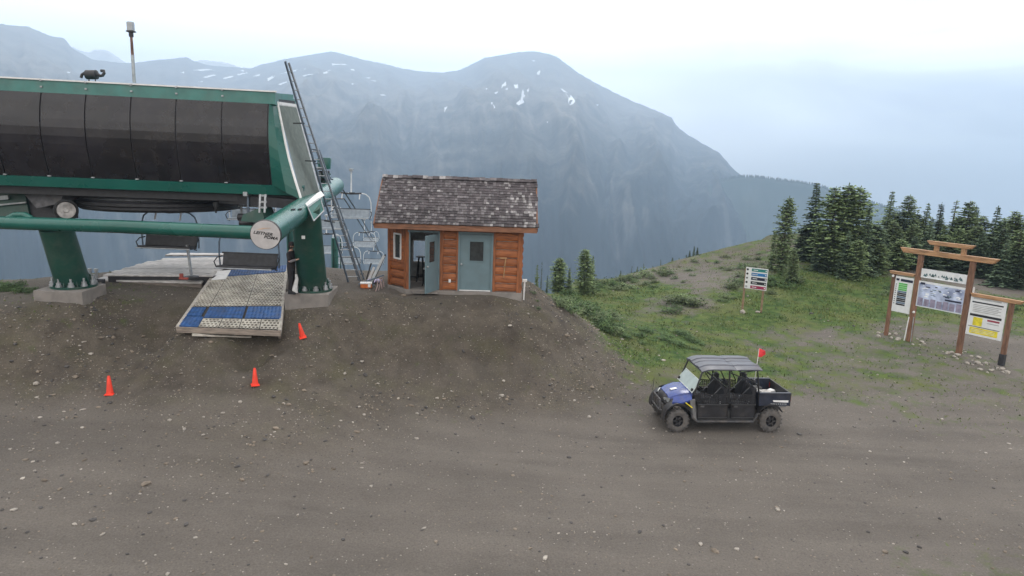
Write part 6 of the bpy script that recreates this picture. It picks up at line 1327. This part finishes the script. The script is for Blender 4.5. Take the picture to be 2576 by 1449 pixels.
shr_area(28, (1490, 1680), lambda u: 720 - (u - 1490) * .10, (20, 42), 'grey green shrub on the near ridge slope', 'shrubs on the ridge slope', dv=20)
shr_area(12, (1660, 1830), lambda u: 778 - (u - 1660) * .12, (24, 60), 'olive shrub at the foot of the bare slope', 'shrubs at the ridge foot', dv=12)
shr_area(26, (1640, 1940), lambda u: 705 - (u - 1640) * .22, (10, 26), 'scattered shrub tuft on the bare ridge slope', 'shrub tufts on the bare slope', dv=26, flat=.8)
shr_area(22, (1840, 2010), lambda u: 700 + (u - 1860) * .1, (22, 50), 'shrub in the thick cover behind the run sign', 'shrubs behind the run sign', dv=30)
shr_area(12, (2160, 2260), lambda u: 735, (16, 34), 'low shrub on the meadow left of the kiosk', 'shrubs left of the kiosk', dv=18, flat=.5)
shr_area(9, (2470, 2576), lambda u: 770, (24, 50), 'shrub right of the kiosk near the picture edge', 'shrubs right of the kiosk', dv=26, flat=.6)
shr_area(18, (-10, 95), lambda u: 724 + u * .10, (22, 44), 'low green shrub left of the left footing', 'shrubs by the left footing', dv=10, flat=.6, k=1)
shr_area(5, (1330, 1400), lambda u: 702 + (u - 1330) * .35, (12, 22), 'shrub tuft on the mound rim right of the cabin', 'shrub tufts on the mound rim', dv=3, flat=.6, k=0)

# grass: blades where the ground is green
def grass():
    n = 420000; x = rng.uniform(-22, 34, n); y = rng.uniform(14, 66, n); g = zone(GZ, x, y); keep = (rng.random(n) < np.clip(g - .22, 0, 1) ** 1.2 * np.clip(fbm(x * .9, y * .9, 4, 77) * 2.2 - .55, 0.02, 1)) & (y < brow(x) + 1.0); x, y, g = x[keep], y[keep], g[keep]
    if len(x) > 110000: x, y, g = x[:110000], y[:110000], g[:110000]
    z = gh(x, y); m = len(x); a = rng.uniform(0, 6.28, m); h = rng.uniform(.04, .13, m) * (.4 + .8 * g); w = rng.uniform(.015, .04, m); lx = rng.normal(0, .06, m); ly = rng.normal(0, .06, m)
    v = np.empty((m, 3, 3)); v[:, 0] = np.stack([x - np.cos(a) * w, y - np.sin(a) * w, z - .01], 1); v[:, 1] = np.stack([x + np.cos(a) * w, y + np.sin(a) * w, z - .01], 1); v[:, 2] = np.stack([x + lx, y + ly, z + h], 1)
    me = bpy.data.meshes.new('grass'); me.from_pydata(v.reshape(-1, 3).tolist(), [], np.arange(m * 3).reshape(-1, 3).tolist())
    me.materials.append(mat('grass_blades', (.155, .175, .065), .8, var=.2, scale=.7, c2=(.060, .100, .036), spec=.15)); o = bpy.data.objects.new('grass', me); COL.objects.link(o); tag(o, 'short green and yellowish grass on the slopes', 'grass', kind='stuff')
grass()
# ================================================================ STONES
M_ST = [mat('pale_stone', (.33, .30, .265), .85, var=.3, scale=3), mat('brown_stone', (.20, .165, .13), .9, var=.3, scale=3), mat('dark_stone', (.075, .07, .068), .9, var=.3)]
def gravel():
    n = 90000; x = rng.uniform(-20, 26, n); y = rng.uniform(8.5, 46, n); z = gh(x, y); e = .3; sl = np.hypot(gh(x + e, y) - gh(x - e, y), gh(x, y + e) - gh(x, y - e)) / (2 * e)
    dens = np.clip((sl - .08) * 3.2, .035, 1.3) * np.clip(fbm(x * .5, y * .5, 3, 5) * 2.4 - .6, .06, 1); toe = np.exp(-((z - .85) / .45) ** 2) * (x < 8) * .30; keep = rng.random(n) < (dens + toe) * .36 * (y < 34) ; keep |= (rng.random(n) < .03)
    keep &= ~((y > brow(x))); x, y, z = x[keep][:15000], y[keep][:15000], z[keep][:15000]; kk = rng.choice(3, len(x), p=[.20, .42, .38]); r = np.clip(rng.lognormal(-3.62, .45, len(x)), .014, .11)
    iv = np.array(ICO[0]); 
    _b = bmesh.new(); bmesh.ops.create_icosphere(_b, subdivisions=1, radius=1); _b.free()
    ff = np.array(ICO[1]); nv = len(iv)
    for k, nm in enumerate(('pale_gravel', 'brown_gravel', 'dark_gravel')):
        s = kk == k; m = s.sum(); sc_ = rng.uniform(.6, 1.3, (m, 1, 3)) * np.array([1.15, 1, .6]); jit = rng.uniform(.8, 1.2, (m, nv, 1)); v = iv[None] * sc_ * jit * r[s][:, None, None]; a = rng.uniform(0, 6.28, m); ca, sa = np.cos(a)[:, None], np.sin(a)[:, None]
        vx = v[..., 0] * ca - v[..., 1] * sa + x[s][:, None]; vy = v[..., 0] * sa + v[..., 1] * ca + y[s][:, None]; vz = v[..., 2] + z[s][:, None] + r[s][:, None] * .15
        V = np.stack([vx, vy, vz], -1).reshape(-1, 3); Fc = (ff[None] + (np.arange(m) * nv)[:, None, None]).reshape(-1, 3); me = bpy.data.meshes.new(nm); me.from_pydata(V.tolist(), [], Fc.tolist()); me.materials.append(M_ST[k]); o = bpy.data.objects.new(nm, me); COL.objects.link(o); tag(o, 'scattered ' + ('pale', 'brown', 'dark')[k] + ' stones over the gravel ground', 'gravel', kind='stuff')
gravel()
def fine_gravel():
    n = 150000; x = rng.uniform(-20, 26, n); y = rng.uniform(8.5, 36, n); z = gh(x, y); e = .3; sl = np.hypot(gh(x + e, y) - gh(x - e, y), gh(x, y + e) - gh(x, y - e)) / (2 * e)
    keep = (rng.random(n) < np.clip((sl - .05) * 2.4, .12, 1) * np.clip(fbm(x * .8, y * .8, 3, 55) * 2.2 - .4, .12, 1)) & (y < brow(x)); x, y, z = x[keep][:52000], y[keep][:52000], z[keep][:52000]
    kk = rng.choice(3, len(x), p=[.22, .42, .36]); r = rng.uniform(.010, .026, len(x)); iv = np.array([(1, 0, 0), (0, 1, 0), (-1, 0, 0), (0, -1, 0), (0, 0, .6), (0, 0, -.6)], float); ff = np.array([(0, 1, 4), (1, 2, 4), (2, 3, 4), (3, 0, 4)])
    for k, nm in enumerate(('pale_grit', 'brown_grit', 'dark_grit')):
        s = kk == k; m = s.sum(); v = iv[None] * rng.uniform(.6, 1.4, (m, 6, 3)) * r[s][:, None, None]; a = rng.uniform(0, 6.28, m); ca, sa = np.cos(a)[:, None], np.sin(a)[:, None]
        V = np.stack([v[..., 0] * ca - v[..., 1] * sa + x[s][:, None], v[..., 0] * sa + v[..., 1] * ca + y[s][:, None], v[..., 2] + z[s][:, None]], -1).reshape(-1, 3); Fc = (ff[None] + (np.arange(m) * 6)[:, None, None]).reshape(-1, 3); me = bpy.data.meshes.new(nm); me.from_pydata(V.tolist(), [], Fc.tolist()); me.materials.append(M_ST[k]); o = bpy.data.objects.new(nm, me); COL.objects.link(o); tag(o, 'fine ' + nm.replace('_', ' ') + ' on banks and track', 'grit', kind='stuff')
fine_gravel()
ROCKS = [(1956,1283,15,0,'pale flat rock alone on the track right of centre'),(1762,1369,13,0,'pale rock above the brown one near the bottom'),(1798,1388,18,1,'brownish rock near the bottom edge, right of centre'),(1757,1331,7,0,'small pale rock highest of the bottom group'),(190,949,13,1,'tan rock at the foot of the left bank'),(92,966,14,0,'pale rock on the left bank beside the tan one'),(229,891,10,0,'pinkish white rock on the left bank above the cones'),(867,941,10,0,'pale double rock at the foot of the central bank'),
 (1310,1238,8,1,'small grey rock in the middle of the track'),(36,1283,14,0,'long pale rock at the lower left edge'),(1868,787,16,0,'pale pointed rock under the left post of the run sign'),(1906,786,12,0,'low pale rock under the right post of the run sign'),(1015,744,14,1,'flat brown rock before the open cabin door'),(1445,1008,8,0,'pale rock at the toe of the central bank'),(1296,1057,5,0,'small white stone on the track below the bank'),(1553,1075,5,0,'small white stone on the track left of the buggy'),
 (1506,1000,6,0,'pale stone on the toe of the bank left of the buggy'),(1372,745,8,1,'brown stone on the rim of the mound'),(330,818,9,1,'stone in the grass patch left of the ramp'),(2190,1038,6,0,'small stone on the track right of the buggy'),(1507,800,14,0,'white rock among the gully shrubs'),(1480,735,9,0,'pale boulder showing between gully shrubs'),(840,1449,9,1,'stone at the bottom edge'),(2262,1000,8,0,'pale flat stone on the track below the kiosk')]
for u, v, w, k, lab in ROCKS:
    b = hit(u, v); s = w / F * proj(b)[2] / 2; mb = MB(); mb.rock((0, 0, s * .25), s * 1.1); mb.rock((s * .5, s * .1, s * .15), s * .6); o = mb.build('rock', M_ST[k], None, bevel=s * .08); o.location = b; tag(o, lab, 'rock', 'single rocks')
rr = random.Random(5)
for base, n, nm in ((KA0, 7, 'outer left post'), (KA, 8, 'inner left post'), (KB, 12, 'inner right post'), (KB0, 16, 'outer right post')):
    for i in range(n):
        q = base + Vector((rr.uniform(-.55, .55), rr.uniform(-.8, .35), 0)); q.z = G(q.x, q.y); s = rr.uniform(.05, .15); mb = MB(); mb.rock((0, 0, s * .3), s); o = mb.build('stone', M_ST[0], None); o.location = q; tag(o, 'pale stone in the ring heaped round the %s of the kiosk' % nm, 'stone', 'stones round the %s of the kiosk' % nm)
